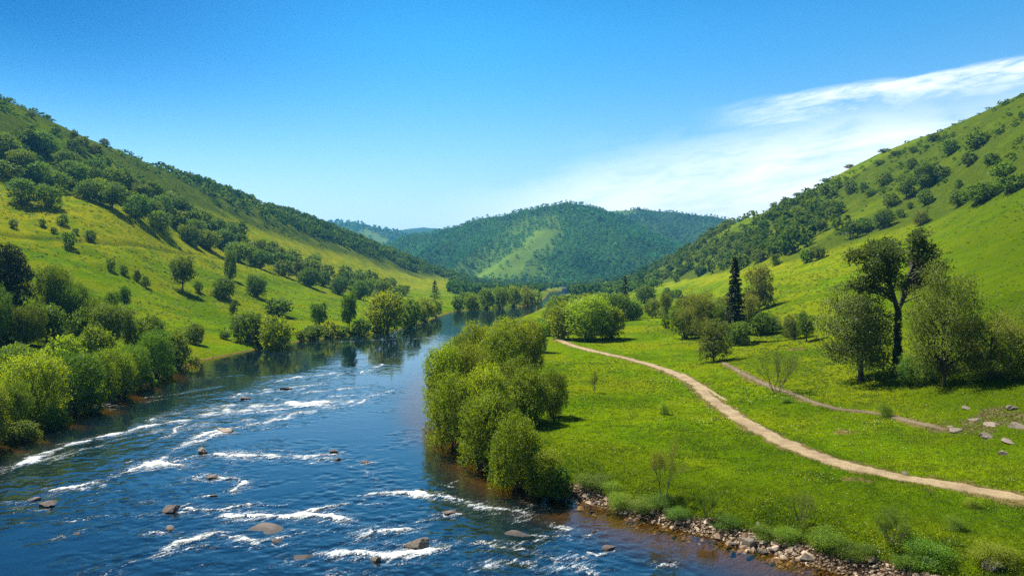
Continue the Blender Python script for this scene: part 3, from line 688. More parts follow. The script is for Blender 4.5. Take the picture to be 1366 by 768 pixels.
def make_oak(name, seed):
    rng = np.random.default_rng(seed)
    L = [(-.085, .94, .075), (-.15, .92, .065), (-.235, .87, .05), (-.12, .83, .06), (-.20, .79, .05), (-.12, .74, .04), (-.225, .69, .055), (-.16, .65, .045), (-.18, .86, .05),
         (.13, .95, .055), (.19, .92, .055), (.22, .86, .05), (.15, .86, .045), (.18, .78, .045), (.22, .72, .05), (.15, .70, .045), (.265, .675, .04), (.11, .65, .035), (.20, .81, .04)]
    c = np.array([[x, rng.uniform(-.13, .13), z] for x, z, r_ in L]); r = np.array([[q * 1.1, q * 1.2, q * .85] for _, _, q in L])
    sub = [(c[k] + rng.normal(size=3) * r[k] * .75, rng.uniform(.026, .046)) for k in range(len(c)) for _ in range(3)]
    c = np.concatenate([c, np.array([q[0] for q in sub])]); r = np.concatenate([r * .62, np.array([[q[1] * 1.2, q[1] * 1.2, q[1] * .8] for q in sub])])
    V, Q, A = foliage(rng, c, r, 3900, 5, .019, .045, up=.5, cull=.1, inner=.7)
    # ivy hugging the lower trunk
    n = 1100; z = rng.uniform(.02, .52, n); a = rng.uniform(0, 2 * np.pi, n); rr = rng.uniform(.013, .026, n) * (1.25 - z)
    V2, Q2, A2 = leaf_quads(np.stack([rr * np.cos(a), rr * np.sin(a), z], -1), rng.normal(size=(n, 3)), .022, rng, .7)
    crown_part(name, None, np.concatenate([V, V2]), np.concatenate([Q, Q2 + len(V)]), np.concatenate([A, A2 * .4]), M['oak'], 'crown')
    A0 = np.array([0, 0, .50]); FL = np.array([[0, 0, .48], [-.035, .0, .60], [-.05, .02, .72], [-.085, 0, .84], [-.09, 0, .94]]); FR = np.array([[.0, 0, .48], [.045, 0, .58], [.06, -.02, .70], [.10, 0, .82], [.12, 0, .93]])
    lines = [(np.array([[0, 0, -.04], [.004, 0, .1], [-.004, 0, .3], [0, 0, .50]]), np.array([.034, .020, .016, .018])), (FL, np.array([.017, .014, .011, .008, .003])), (FR, np.array([.017, .013, .010, .007, .003]))]
    for k in range(len(c)):
        B = FL if c[k, 0] < 0 else FR
        z0 = np.clip(c[k, 2] - .10, .52, .9); s = np.array([np.interp(z0, B[:, 2], B[:, 0]), np.interp(z0, B[:, 2], B[:, 1]), z0])
        lines.append((curve(s, c[k], rng, .18, 6, .05), np.linspace(.0065, .002, 6)))
        for j in range(4):
            e = c[k] + unit(rng.normal(size=3) + np.array([0, 0, .4])) * r[k] * .95
            lines.append((curve(c[k] * .7 + s * .3, e, rng, .2, 4), np.linspace(.0028, .0007, 4)))
    wood_part(name, lines, 'trunk', 'bark', 8)

for i in range(5): make_bush(f'willow_n{i}', 100 + i, 'willow', 'n', wid=[.5, .46, .55, .48, .5][i], n=[24, 20, 26, 18, 30][i])
for i in range(4): make_bush(f'willow_m{i}', 120 + i, 'willow', 'm', wid=.5, n=18 + 3 * i)
for i in range(3): make_bush(f'willow_f{i}', 140 + i, 'willow', 'f', wid=.5, n=14 + 3 * i)
for i in range(3): make_bush(f'midbush_n{i}', 150 + i, 'mid', 'n', wid=.5, n=20 + 4 * i)
for i in range(4): make_bush(f'midbush_m{i}', 160 + i, 'mid', 'm', wid=.5, n=16 + 3 * i)
for i in range(3): make_bush(f'midbush_f{i}', 170 + i, 'mid', 'f', wid=.5, n=12 + 3 * i)
for i in range(3): make_bush(f'darkbush_m{i}', 180 + i, 'dark', 'm', wid=.5, n=16 + 3 * i)
for i in range(4): make_bush(f'darkbush_f{i}', 190 + i, 'dark', 'f', wid=.5, n=12 + 3 * i)
for i in range(4): make_bush(f'loose_n{i}', 195 + i, ['mid', 'willow', 'mid', 'willow'][i], 'n', wid=.5, n=13 + 2 * i, up=1.1, dome=False, long=2.4, spread=.8)
for i in range(3): make_tree(f'dark_m{i}', 200 + i, 'dark', 'm', n=18 + 3 * i, low=.05, wid=.48)
for i in range(3): make_tree(f'dark_n{i}', 205 + i, 'dark', 'n', n=26 + 3 * i, low=.04, wid=.48)
for i in range(3): make_tree(f'dark_f{i}', 210 + i, 'dark', 'f', n=14 + 3 * i, low=.03, wid=.48, trunk=.12)
for i in range(3): make_tree(f'mid_n{i}', 220 + i, 'mid', 'n', n=22 + 3 * i, low=.08)
for i in range(3): make_tree(f'mid_m{i}', 225 + i, 'mid', 'm', n=18 + 3 * i, low=.10)
for i in range(3): make_tree(f'mid_f{i}', 230 + i, 'mid', 'f', n=14 + 3 * i, low=.08)
for i in range(2): make_tree(f'olive_m{i}', 240 + i, 'olive', 'm', n=24 + 5 * i, low=.02, dens=1.3, leaf=.8, rmin=.10, rmax=.17, wid=.5, trunk=.1, zc=.5, zr=.5)
for i in range(1): make_tree(f'olive_n{i}', 245 + i, 'olive', 'n', n=34, low=.06, dens=1.15, leaf=.72, rmin=.075, rmax=.135, wid=.5, trunk=.10, tr=.016, squash=.7, inner=.65, up=.2, zc=.46, zr=.50)
make_tree('pale_n0', 247, 'olive', 'n', n=52, low=.0, dens=1.4, leaf=.68, rmin=.075, rmax=.135, wid=.46, trunk=.10, tr=.018, squash=.8, inner=.65, up=.3, zc=.46, zr=.52)
make_tree('spread_n0', 246, 'oak', 'n', n=46, low=.05, dens=1.2, leaf=.74, rmin=.07, rmax=.13, wid=.46, trunk=.30, tr=.024, squash=.55, inner=.6, up=-.1, lean=-.12, zc=.52, zr=.48, droop=.5)
make_fir('fir_n0', 250, 'needle', 'n', wid=.19); make_fir('fir_f0', 251, 'needle', 'f', wid=.36, power=.9); make_fir('fir_f1', 252, 'needle', 'f', wid=.30, power=.7)
make_pine('pine_n0', 255, 'needle', 'n'); make_pine('pine_n1', 256, 'needle', 'n')
make_oak('oak_n0', 260)
twig_tree('twig_n0', 270, 4, 'n', 9000, .017, vase=.32, sp=.55, base=.05)
twig_tree('twig_n1', 271, 7, 'n', 4200, .015, vase=.55, sp=.5, base=.03, leafpart='foliage')
twig_tree('twig_n2', 272, 9, 'n', 12000, .020, vase=.5, sp=.55, base=.05, mat='mid', leafpart='foliage')
twig_tree('twig_n3', 273, 2, 'n', 1300, .034, vase=.15, sp=.65, base=.0, woodpart='trunk', thick=.016)

CATS = {'willow_bush': 'bush', 'bush': 'bush', 'shrub': 'shrub', 'tree': 'tree', 'fir_tree': 'tree', 'pine_tree': 'tree', 'oak_tree': 'tree', 'sapling': 'sapling'}
N_PLANTS = [0]
def plant(proto, name, x, y, z, w, h, label, group=None, rot=None, sink=.0):
    e = bpy.data.objects.new(name, None); e.empty_display_size = .3; COL.objects.link(e)
    e.location = (x, y, z - sink); e.rotation_euler = (0, 0, RNG.uniform(0, 6.28) if rot is None else rot); e.scale = (w, w, h)
    tag(e, label, CATS[name], group)
    for pn, me in PROTO[proto]:
        link(pn, me, e)
    N_PLANTS[0] += 1
    return e

def pick(family, hpx):
    """level of detail by the height in photo pixels"""
    lods = sorted({k.split('_')[1][0] for k in PROTO if k.split('_')[0] == family}, key='nmf'.index)
    want = 'n' if hpx > 62 else ('m' if hpx > 26 else 'f')
    order = lods if want in lods else None
    l = want if want in lods else min(lods, key=lambda q: abs('nmf'.index(q) - 'nmf'.index(want)))
    ks = [k for k in PROTO if k.split('_')[0] == family and k.split('_')[1][0] == l]
    return ks[RNG.integers(len(ks))]

ORD = ['first', 'second', 'third', 'fourth', 'fifth', 'sixth', 'seventh', 'eighth', 'ninth', 'tenth', 'eleventh', 'twelfth', 'thirteenth', 'fourteenth', 'fifteenth', 'sixteenth', 'seventeenth', 'eighteenth', 'nineteenth', 'twentieth']
TENS = {2: 'twenty', 3: 'thirty', 4: 'forty', 5: 'fifty', 6: 'sixty', 7: 'seventy', 8: 'eighty'}
def ordinal(k):
    if k < 20: return ORD[k]
    t, u = divmod(k + 1, 10)
    return (TENS[t][:-1] + 'ieth') if u == 0 else f'{TENS[t]}-{ORD[u - 1]}'

FAM = {'willow': ('willow_bush', 'bright green willow bush'), 'midbush': ('bush', 'mid green bush'), 'darkbush': ('bush', 'dark green bush'),
       'dark': ('tree', 'dark green tree'), 'mid': ('tree', 'leafy green tree'), 'olive': ('tree', 'pale loose tree')}

def region(rows, where, group, anchor, key=lambda r: r[0]):
    """rows of (px, base py, top py, width px, family[, own label]) placed on the terrain; labels count along the row"""
    rows = sorted(rows, key=key)
    cnt = {}
    tot = {}
    hs = [r[1] - r[2] for r in rows]; hm = sorted(hs)
    lo, hi = hm[len(hm) // 4], hm[(3 * len(hm)) // 4]
    for i, r in enumerate(rows):
        px, py, ty, wp, fam = r[:5]
        x, y, z, d = hit(px, py)
        h = (py - ty) * d / F; w = wp * d / F
        nm, adj = FAM[fam]
        size = 'small ' if (py - ty) < lo else ('tall ' if (py - ty) > hi else '')
        key_ = (fam, size); n = cnt.get(key_, 0); cnt[key_] = n + 1
        lab = r[5] if len(r) > 5 else f'{ordinal(n)} {size}{adj} {where}, counting from {anchor}'
        plant(pick(fam, py - ty), nm, x, y, z, w, h, lab, group, sink=.02 * h)

# ================================================================ THE SETTING
PATHPIX = [(742, 452), (770, 463), (808, 472), (850, 482), (890, 494), (925, 511), (950, 533), (985, 557), (1020, 577), (1060, 597), (1105, 614), (1150, 626), (1210, 638), (1290, 652), (1400, 672)]
TRAILPIX = [(962, 482), (985, 495), (1012, 509), (1045, 521), (1080, 535), (1120, 546), (1165, 551), (1200, 558), (1235, 567), (1268, 575)]
build_ground()
PATH1 = strip('path', PATHPIX,
      [1.9, 1.8, 1.7, 1.7, 1.7, 1.7, 1.8, 1.9, 1.9, 2.0, 2.1, 2.1, 1.9, 1.5, 1.4], 'sandy footpath winding through the meadow beside the river')
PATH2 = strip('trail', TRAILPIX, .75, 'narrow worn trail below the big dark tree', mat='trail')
PATH3 = strip('side_track', [(908, 497), (925, 508), (945, 520), (972, 536)], .55, 'faint bare side track next to the footpath')
build_water()

# ---- far hills, each one sheet of terrain swept from its ridges
def hill_height(X, Y, ridges, slope, seed, amp):
    Z = np.full(X.shape, -50.0); P0 = np.stack([X.ravel(), Y.ravel()], -1)
    for rd in ridges:
        pts = np.array([[(px - 683) / F * d, d, H + d * (HY - py) / F] for px, py, d in rd])
        for a, b in zip(pts[:-1], pts[1:]):
            d, t = seg_dist(P0, a[:2], b[:2])
            z = a[2] * (1 - t) + b[2] * t
            top = z - slope * d * (1 - .00022 * d) - 0.0
            k = 3.5
            Z = k * np.logaddexp(Z / k, (top.reshape(X.shape)) / k)
    Z = Z + amp * fbm(X / 160, Y / 160, seed, 4) * sstep(2, 40, Z)
    return 4 * np.logaddexp(0, Z / 4) + 1.0

def build_hill(name, x0, x1, y0, y1, step, ridges, slope, seed, amp, meadow, label):
    xs = np.arange(x0, x1 + step, step); ys = np.arange(y0, y1 + step, step)
    X, Y = np.meshgrid(xs, ys, indexing='ij'); Z = hill_height(X, Y, ridges, slope, seed, amp)
    edge = np.minimum.reduce([X - x0, x1 - X, Y - y0, y1 - Y]); Z = Z * sstep(0, 120, edge) - 2 * sstep(60, 0, edge)
    md = np.zeros(X.size); P0 = np.stack([X.ravel(), Y.ravel()], -1)
    px = 683 + F * X / Y; py = HY - F * (Z - H) / Y
    md = np.zeros(X.shape)
    for pl in meadow:
        wt = 1.0
        if isinstance(pl[0], float): wt, pl = pl[0], pl[1:]
        sdm = poly_sd(px + 5 * fbm(X / 60, Y / 60, 3, 3), py + 3 * fbm(X / 60, Y / 60, 4, 3), np.array(pl, float)); md = np.maximum(md, wt * sstep(5.0, -5.0, sdm + 4 * fbm(X / 25, Y / 25, 6, 3)))
    idx = np.arange(X.size).reshape(X.shape)
    q = np.stack([idx[:-1, :-1], idx[1:, :-1], idx[1:, 1:], idx[:-1, 1:]], -1).reshape(-1, 4)
    me = np_mesh(name, np.stack([X, Y, Z], -1).reshape(-1, 3), quads=q, mats=[M['hill']], attrs={'meadow': md.ravel()}, smooth=True)
    tag(link(name, me), kind='structure', label=label)
    return xs, ys, Z, md

def bil(xs, ys, G, x, y):
    i = np.clip(((x - xs[0]) / (xs[1] - xs[0])).astype(int), 0, len(xs) - 2); j = np.clip(((y - ys[0]) / (ys[1] - ys[0])).astype(int), 0, len(ys) - 2)
    a = np.clip((x - xs[i]) / (xs[1] - xs[0]), 0, 1); b = np.clip((y - ys[j]) / (ys[1] - ys[0]), 0, 1)
    return (G[i, j] * (1 - a) + G[i + 1, j] * a) * (1 - b) + (G[i, j + 1] * (1 - a) + G[i + 1, j + 1] * a) * b

HA = [[(480, 352, 1850), (520, 333, 1820), (560, 313, 1800), (600, 301, 1780), (640, 293, 1750), (700, 282, 1720), (730, 278, 1705), (755, 275.5, 1700), (790, 280, 1740)],
      [(755, 275.5, 1700), (792, 289, 1640), (830, 312, 1550), (870, 342, 1430), (900, 361, 1330)],
      [(752, 277, 1700), (728, 303, 1540), (694, 332, 1380), (660, 358, 1240), (632, 373, 1150)],
      [(640, 295, 1750), (600, 323, 1560), (560, 350, 1400)], [(700, 286, 1720), (672, 306, 1600), (640, 330, 1450), (605, 356, 1300)],
      [(771, 288, 1670), (768, 318, 1480), (760, 350, 1280)]]
HB = [[(690, 292, 2450), (752, 276, 2400), (800, 277.5, 2350), (850, 279, 2350), (900, 284, 2350), (950, 290, 2350), (976, 295, 2350), (1010, 303, 2350), (1070, 325, 2300)],
      [(850, 279, 2350), (880, 310, 2000), (905, 340, 1750)], [(950, 290, 2350), (935, 318, 2000), (915, 345, 1750)], [(1010, 303, 2350), (985, 330, 1900)]]
HC = [[(380, 290, 3000), (430, 293, 3000), (470, 298, 2950), (500, 305, 2900), (525, 309, 2850), (560, 320, 2800), (610, 345, 2700)],
      [(470, 298, 2950), (482, 325, 2600)], [(525, 309, 2850), (520, 332, 2600)]]
HD = [[(480, 318, 4500), (520, 311, 4500), (550, 306, 4500), (585, 305, 4500), (640, 314, 4450), (720, 330, 4400)]]
mdA = [[(738, 304), (746, 300), (740, 318), (712, 345), (700, 366), (668, 376), (626, 372), (655, 352), (690, 332), (716, 306)], [.5, (748, 284), (704, 288), (668, 312), (632, 340), (590, 366), (640, 376), (735, 376), (728, 345), (752, 315)]]
mdB = [[(780, 279), (850, 281), (846, 285), (790, 284)]]
mdC = [[(474, 305), (500, 309), (520, 320), (505, 330), (486, 326)]]
hA = build_hill('wooded_hill', -760, 900, 960, 2150, 11, HA, .46, 201, 16, mdA, 'rounded wooded hill with a pale grass strip at the head of the valley')
hB = build_hill('far_ridge', -350, 1500, 1500, 2800, 14, HB, .44, 203, 18, mdB, 'long wooded ridge behind the rounded hill')
hC = build_hill('distant_hill', -1500, 200, 2300, 3500, 22, HC, .42, 205, 20, mdC, 'blue distant hill with a pale clearing')
hD = build_hill('hazy_hills', -1700, 900, 3900, 5000, 40, HD, .36, 207, 20, [], 'faint hazy blue hills on the horizon')

# ---- woods that read as one mass: one object each
def wood_mass(name, x, y, z, h, label, seed, leaves=30, mat='wood', wide=.95, size=.30):
    rng = np.random.default_rng(seed); n = len(x); K = 6; VV, AA = [], []
    sh = rng.integers(0, K, n)
    tone = np.clip(.45 + .45 * fbm(x / 45, y / 45, seed, 2) + .35 * fbm(x / 160, y / 160, seed + 3, 2) + rng.normal(size=n) * .20, 0, 1)
    w = h * wide * rng.uniform(.75, 1.2, n)
    for k in range(K):
        ii = np.nonzero(sh == k)[0]
        if not len(ii): continue
        d = unit(rng.normal(size=(leaves, 3)) + np.array([0, 0, .35])); f = rng.uniform(.62, 1.0, (leaves, 1))
        p = d * f * np.array([.5, .5, .48]) + np.array([0, 0, .5])
        V, Q, A = leaf_quads(p, np.cross(d, rng.normal(size=d.shape)) + d * .35, size, rng, .8, None, d + np.array([0, 0, .3]))
        a = rng.uniform(0, 6.28, len(ii)); ca, sa = np.cos(a)[:, None], np.sin(a)[:, None]
        X = (V[None, :, 0] * ca - V[None, :, 1] * sa) * w[ii, None] + x[ii, None]
        Y = (V[None, :, 0] * sa + V[None, :, 1] * ca) * w[ii, None] + y[ii, None]
        Z = V[None, :, 2] * h[ii, None] + z[ii, None] - .06 * h[ii, None]
        VV.append(np.stack([X, Y, Z], -1).reshape(-1, 3)); AA.append(np.clip(tone[ii, None] + (A[None] - .5) * .35, 0, 1).ravel())
    V = np.concatenate(VV)
    me = np_mesh(name, V, quads=np.arange(len(V)).reshape(-1, 4), mats=[M[mat]], attrs={'var': np.concatenate(AA)})
    tag(link(name, me), label=label, kind='stuff', cat='wood')

def scatter_hill(h, x0, x1, y0, y1, spacing, seed, zmin=4.0):
    xs, ys, Z, md = h; rng = np.random.default_rng(seed)
    gx, gy = np.meshgrid(np.arange(x0, x1, spacing), np.arange(y0, y1, spacing), indexing='ij')
    x = (gx + rng.uniform(-.45, .45, gx.shape) * spacing).ravel(); y = (gy + rng.uniform(-.45, .45, gy.shape) * spacing).ravel()
    z = bil(xs, ys, Z, x, y); m = bil(xs, ys, md, x, y)
    # leave out what lies on the back of the hill
    za = bil(xs, ys, Z, x * 1.012, y * 1.012); facing = (za - z) > -.7 * .012 * y * .45
    keep = (z > zmin) & (rng.uniform(size=len(x)) > m * .93) & facing
    return x[keep], y[keep], z[keep]
rg = np.random.default_rng(11)
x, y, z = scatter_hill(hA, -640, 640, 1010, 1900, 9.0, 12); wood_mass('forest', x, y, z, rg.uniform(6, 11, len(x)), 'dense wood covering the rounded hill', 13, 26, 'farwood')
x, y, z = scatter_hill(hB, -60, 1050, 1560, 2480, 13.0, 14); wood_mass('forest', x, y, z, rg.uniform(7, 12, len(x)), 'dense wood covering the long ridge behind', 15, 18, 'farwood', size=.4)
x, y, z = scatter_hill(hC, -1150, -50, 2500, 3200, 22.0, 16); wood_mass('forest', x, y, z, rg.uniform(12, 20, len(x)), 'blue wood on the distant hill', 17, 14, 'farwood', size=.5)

def scatter_slope(pxa, pxb, sa, sb, n, seed, dens=None):
    """random points on the valley slope between profile features sa and sb, inside a range of photo columns"""
    rng = np.random.default_rng(seed)
    t0, t1 = math.atan((pxa - 683) / F), math.atan((pxb - 683) / F)
    t = rng.uniform(t0, t1, n); s = rng.uniform(sa, sb, n)
    i = np.clip(np.searchsorted(th, t), 1, len(th) - 1)
    r = np.array([np.interp(ss, np.arange(NK), prof_r[k]) for ss, k in zip(s, i)])
    px = 683 + F * np.tan(t); x = np.sin(t) * r; y = np.cos(t) * r
    keep = np.ones(n, bool) if dens is None else rng.uniform(size=n) < dens(px, s, x, y)
    return x[keep], y[keep], grid_lookup(GZ, x, y)[keep]

# left slope above the meadow
dl = lambda px, s, x, y: np.clip(sstep(190, 420, px) * (.45 + .9 * sstep(5.50, 5.75, s + .12 * fbm(x / 40, y / 40, 5, 2))) * np.clip(.25 + 1.6 * (fbm(x / 30, y / 30, 6, 3) + .25), .08, 1) , 0, 1)
x, y, z = scatter_slope(170, 700, 5.30, 6.12, 6200, 21, dl); wood_mass('hillside_wood', x, y, z, rg.uniform(4.0, 8.5, len(x)), 'young wood covering the upper left slope down to the valley', 22, 34)
ds = lambda px, s, x, y: np.clip(.75 * (fbm(x / 26, y / 26, 7, 3) > .02) + .12, 0, 1) * sstep(520, 260, px)
x, y, z = scatter_slope(-60, 520, 5.12, 6.08, 2300, 23, ds); wood_mass('scrub', x, y, z, rg.uniform(1.2, 3.4, len(x)), 'low scrub on the upper left slope', 24, 26, wide=1.5)
# woods on the valley floor in the far middle
dv = lambda px, s, x, y: np.clip((np.hypot(x, y) > 560) * (grid_lookup(GSD, x, y) > 6) * .9, 0, 1)
x, y, z = scatter_slope(600, 880, 2.5, 6.2, 1500, 25, dv); wood_mass('valley_wood', x, y, z, rg.uniform(6, 11, len(x)), 'wood along the valley floor below the rounded hill', 26, 40)
# right slope
dr = lambda px, s, x, y: np.clip(1.0 * (s + .10 * fbm(x / 30, y / 30, 8, 2) > 5.08) * sstep(1140, 1040, px) * np.clip(1.25 - .9 * sstep(5.62, 5.80, s + .25 * fbm(x / 50, y / 50, 9, 2)), .10, 1) * np.clip(1.8 * (fbm(x / 30, y / 30, 18, 3) + .12), .04, .8), 0, 1)
x, y, z = scatter_slope(800, 1150, 4.7, 6.0, 3600, 27, dr); wood_mass('hillside_wood', x, y, z, rg.uniform(4.5, 9.0, len(x)), 'wood covering the lower right slope beyond the bright field', 28, 46, size=.26)
dq = lambda px, s, x, y: np.clip(.8 * (fbm(x / 16, y / 16, 19, 3) > .12) * sstep(5.85, 5.55, s) + .03, 0, 1)
x, y, z = scatter_slope(980, 1420, 5.06, 6.0, 2400, 29, dq); wood_mass('scrub', x, y, z, rg.uniform(1.0, 2.8, len(x)), 'low scrub on the right slope above the bright field', 30, 26, wide=1.5)

# rough tussocks that give the grass slopes their grain
dt = lambda px, s, x, y: np.clip(.55 + .9 * fbm(x / 18, y / 18, 20, 3), .05, 1) * (grid_lookup(GSD, x, y) > 5) * (np.hypot(x, y) > 95)
xa, ya, za = scatter_slope(-60, 640, 1.6, 5.4, 15000, 31, dt); xb, yb, zb = scatter_slope(860, 1430, 1.6, 5.1, 13000, 32, dt)
x, y, z = np.concatenate([xa, xb]), np.concatenate([ya, yb]), np.concatenate([za, zb])
wood_mass('tussocks', x, y, z, rg.uniform(.12, .38, len(x)) * np.clip(np.hypot(x, y) / 170, .6, 1.5), 'rough grass tussocks dotted over the meadow slopes', 33, 9, 'grass', wide=2.4, size=.45)

# ================================================================ TREES AND BUSHES
# ---- left bank
region([(14, 578, 506, 60, 'midbush'), (44, 560, 460, 90, 'willow'), (98, 545, 462, 80, 'midbush'), (84, 500, 440, 60, 'willow'), (150, 528, 455, 58, 'willow'), (178, 517, 452, 50, 'midbush'),
        (208, 505, 430, 56, 'midbush'), (238, 490, 440, 46, 'midbush'), (128, 488, 432, 54, 'willow'), (20, 500, 455, 60, 'midbush'), (-30, 590, 500, 80, 'willow'), (258, 484, 470, 20, 'willow'), (30, 586, 552, 50, 'midbush'), (75, 568, 535, 44, 'midbush'), (122, 549, 518, 40, 'midbush'), (165, 530, 502, 34, 'midbush'), (196, 518, 494, 30, 'midbush'), (224, 503, 482, 26, 'midbush')],
       'on the left river bank', 'willows along the left bank', 'downstream')
region([(70, 450, 352, 52, 'dark'), (98, 455, 372, 48, 'dark'), (128, 462, 388, 40, 'midbush'), (150, 470, 405, 74, 'mid'), (166, 412, 379, 20, 'dark'), (184, 470, 418, 46, 'midbush'),
        (110, 462, 405, 52, 'midbush'), (62, 462, 402, 56, 'mid'), (148, 420, 385, 24, 'midbush'), (205, 470, 415, 40, 'midbush'), (36, 470, 405, 50, 'dark'), (-20, 470, 380, 70, 'dark')],
       'below the left meadow', 'trees below the left meadow', 'the dark pine')
x, y, z, d = hit(8, 452); plant('pine_n0', 'pine_tree', x, y, z, 96 * d / F, 128 * d / F, 'tall dark pine with layered branches at the left end of the bank trees', sink=.1)
x, y, z, d = hit(-38, 450); plant('pine_n1', 'pine_tree', x, y, z, 100 * d / F, 140 * d / F, 'dark pine half cut off beside the taller layered pine', sink=.1)
# ---- scattered over the left meadow
region([(244, 388, 341, 38, 'dark', 'round dark tree standing alone with its shadow on the left meadow'), (307, 373, 331, 20, 'darkbush'), (298, 398, 366, 38, 'darkbush'), (342, 396, 364, 32, 'darkbush'), (194, 383, 367, 15, 'darkbush'),
        (183, 375, 359, 13, 'darkbush'), (166, 367, 352, 13, 'darkbush'), (148, 361, 343, 14, 'midbush'), (92, 330, 305, 23, 'midbush'), (121, 321, 305, 17, 'darkbush'), (72, 311, 302, 10, 'midbush'), (83, 300, 284, 18, 'darkbush'),
        (18, 304, 291, 14, 'midbush'), (57, 302, 291, 12, 'midbush'), (311, 424, 401, 14, 'dark'), (258, 458, 428, 32, 'midbush'), (238, 462, 438, 26, 'midbush'), (265, 390, 373, 14, 'midbush'), (101, 312, 303, 9, 'midbush'),
        (260, 330, 322, 10, 'midbush'), (300, 452, 440, 18, 'midbush'), (350, 330, 318, 12, 'darkbush')],
       'on the open left meadow', 'bushes scattered over the left meadow', 'the pine side')
# ---- along the water in the middle distance on the left
region([(330, 456, 412, 52, 'midbush'), (368, 466, 408, 58, 'willow', 'big round bright bush at the water by the small gravel spit'), (372, 420, 395, 46, 'midbush'), (426, 440, 400, 32, 'mid'), (420, 453, 430, 36, 'midbush'), (440, 450, 425, 30, 'willow'), (466, 442, 388, 28, 'mid'),
        (482, 447, 420, 32, 'willow'), (511, 443, 381, 64, 'willow', 'broad domed willow towering over the left bank before the bend'), (496, 440, 425, 26, 'midbush'), (545, 437, 392, 42, 'midbush'), (566, 428, 393, 34, 'willow'), (580, 422, 398, 26, 'willow'), (455, 447, 432, 28, 'midbush'), (402, 452, 438, 22, 'midbush'), (348, 460, 435, 34, 'midbush')],
       'along the left bank', 'bank bushes before the bend', 'the gravel spit')
x, y, z, d = hit(580, 408); plant('fir_f0', 'fir_tree', x, y, z, 36 * d / F, 34 * d / F, 'small dark fir at the river bend on the left bank')
region([(612, 415, 391, 22, 'midbush'), (630, 414, 386, 28, 'willow'), (650, 412, 383, 30, 'willow'), (668, 411, 380, 28, 'willow'), (686, 409.5, 380, 28, 'willow'), (702, 408, 381, 26, 'willow'), (715, 405, 384, 22, 'willow'), (660, 404, 380, 34, 'midbush'), (695, 402, 380, 30, 'midbush'), (622, 405, 386, 28, 'midbush')],
       'beyond the river bend', 'willows beyond the bend', 'the small fir')
# ---- the tree band that crosses the left slope
def band(lo, hi, n, hm, fams, seed, gap=None):
    rng = np.random.default_rng(seed); out = []
    lx, ly = zip(*lo); hx, hy = zip(*hi)
    k = 0
    for q in (np.arange(n) + .5) / n:
        px = lx[0] + (lx[-1] - lx[0]) * q + rng.normal() * 4; f = [0.05, .55, .95, .3, .75][k % 5] + rng.normal() * .06; k += 1
        py = np.interp(px, lx, ly) * (1 - f) + np.interp(px, hx, hy) * f
        d = hit(px, py)[3]; hh = rng.uniform(*hm) * F / d
        out.append((px, py, py - hh, hh * rng.uniform(1.0, 1.45), fams[rng.integers(len(fams))]))
    return out
lo = [(80, 256), (140, 277), (185, 293), (230, 312), (275, 335), (330, 353), (380, 371), (430, 388), (480, 399), (540, 403)]
hi = [(80, 226), (140, 243), (185, 256), (230, 274), (275, 300), (330, 322), (380, 346), (430, 361), (480, 376), (540, 390)]
region(band(lo, hi, 70, (8.0, 11.5), ['dark', 'midbush', 'darkbush', 'midbush', 'darkbush'], 41), 'in the left hillside band', 'tree band across the left slope', 'its upper end')
region([(30, 272, 236, 44, 'darkbush', 'dense dark thicket with a long shadow above the left meadow'), (66, 276, 244, 36, 'darkbush'), (8, 236, 212, 46, 'midbush'), (30, 228, 196, 40, 'midbush'), (50, 242, 214, 42, 'midbush'), (60, 205, 172, 44, 'midbush'), (42, 196, 172, 40, 'darkbush'), (98, 189, 173, 13, 'dark'), (108, 200, 180, 24, 'darkbush'),
        (126, 207, 190, 26, 'darkbush'), (96, 200, 184, 18, 'darkbush'), (140, 194, 184, 14, 'darkbush'), (251, 240, 229, 12, 'darkbush'), (145, 220, 207, 16, 'midbush'), (108, 206, 195, 14, 'darkbush'), (74, 180, 164, 16, 'midbush'), (42, 157, 148, 14, 'midbush'), (184, 242, 236, 10, 'darkbush'), (213, 222, 217, 10, 'darkbush'), (10, 205, 175, 40, 'midbush')],
       'high on the left slope', 'thickets high on the left slope', 'the upper end')
# ---- the bush clump on the near bank
region([(726, 660, 588, 66, 'willow', 'low dense bush at the near end of the bank clump above the gravel'), (688, 652, 528, 84, 'willow', 'brightest willow at the near end of the bank clump'), (645, 622, 505, 84, 'willow'), (606, 598, 478, 82, 'willow'), (664, 612, 515, 60, 'midbush'), (590, 556, 446, 66, 'willow'),
        (738, 556, 484, 44, 'midbush', 'darker bush standing out of the clump into the meadow'), (704, 566, 486, 74, 'willow'), (622, 540, 446, 82, 'willow'), (660, 530, 428, 80, 'willow'), (676, 505, 420, 84, 'willow'), (704, 500, 423, 52, 'willow'), (640, 508, 425, 62, 'willow'), (716, 470, 424, 34, 'willow'),
        (652, 585, 478, 74, 'willow'), (690, 560, 468, 74, 'midbush'), (735, 448, 422, 28, 'willow'), (666, 478, 422, 56, 'willow'), (640, 600, 560, 40, 'midbush'), (610, 510, 440, 60, 'willow'), (700, 640, 585, 60, 'midbush'), (700, 454, 422, 48, 'willow'), (722, 448, 421, 34, 'willow'), (748, 664, 612, 40, 'midbush'), (668, 634, 575, 40, 'midbush'), (684, 470, 422, 50, 'midbush')],
       'in the near bank clump', 'willow clump on the near bank', 'the river side')
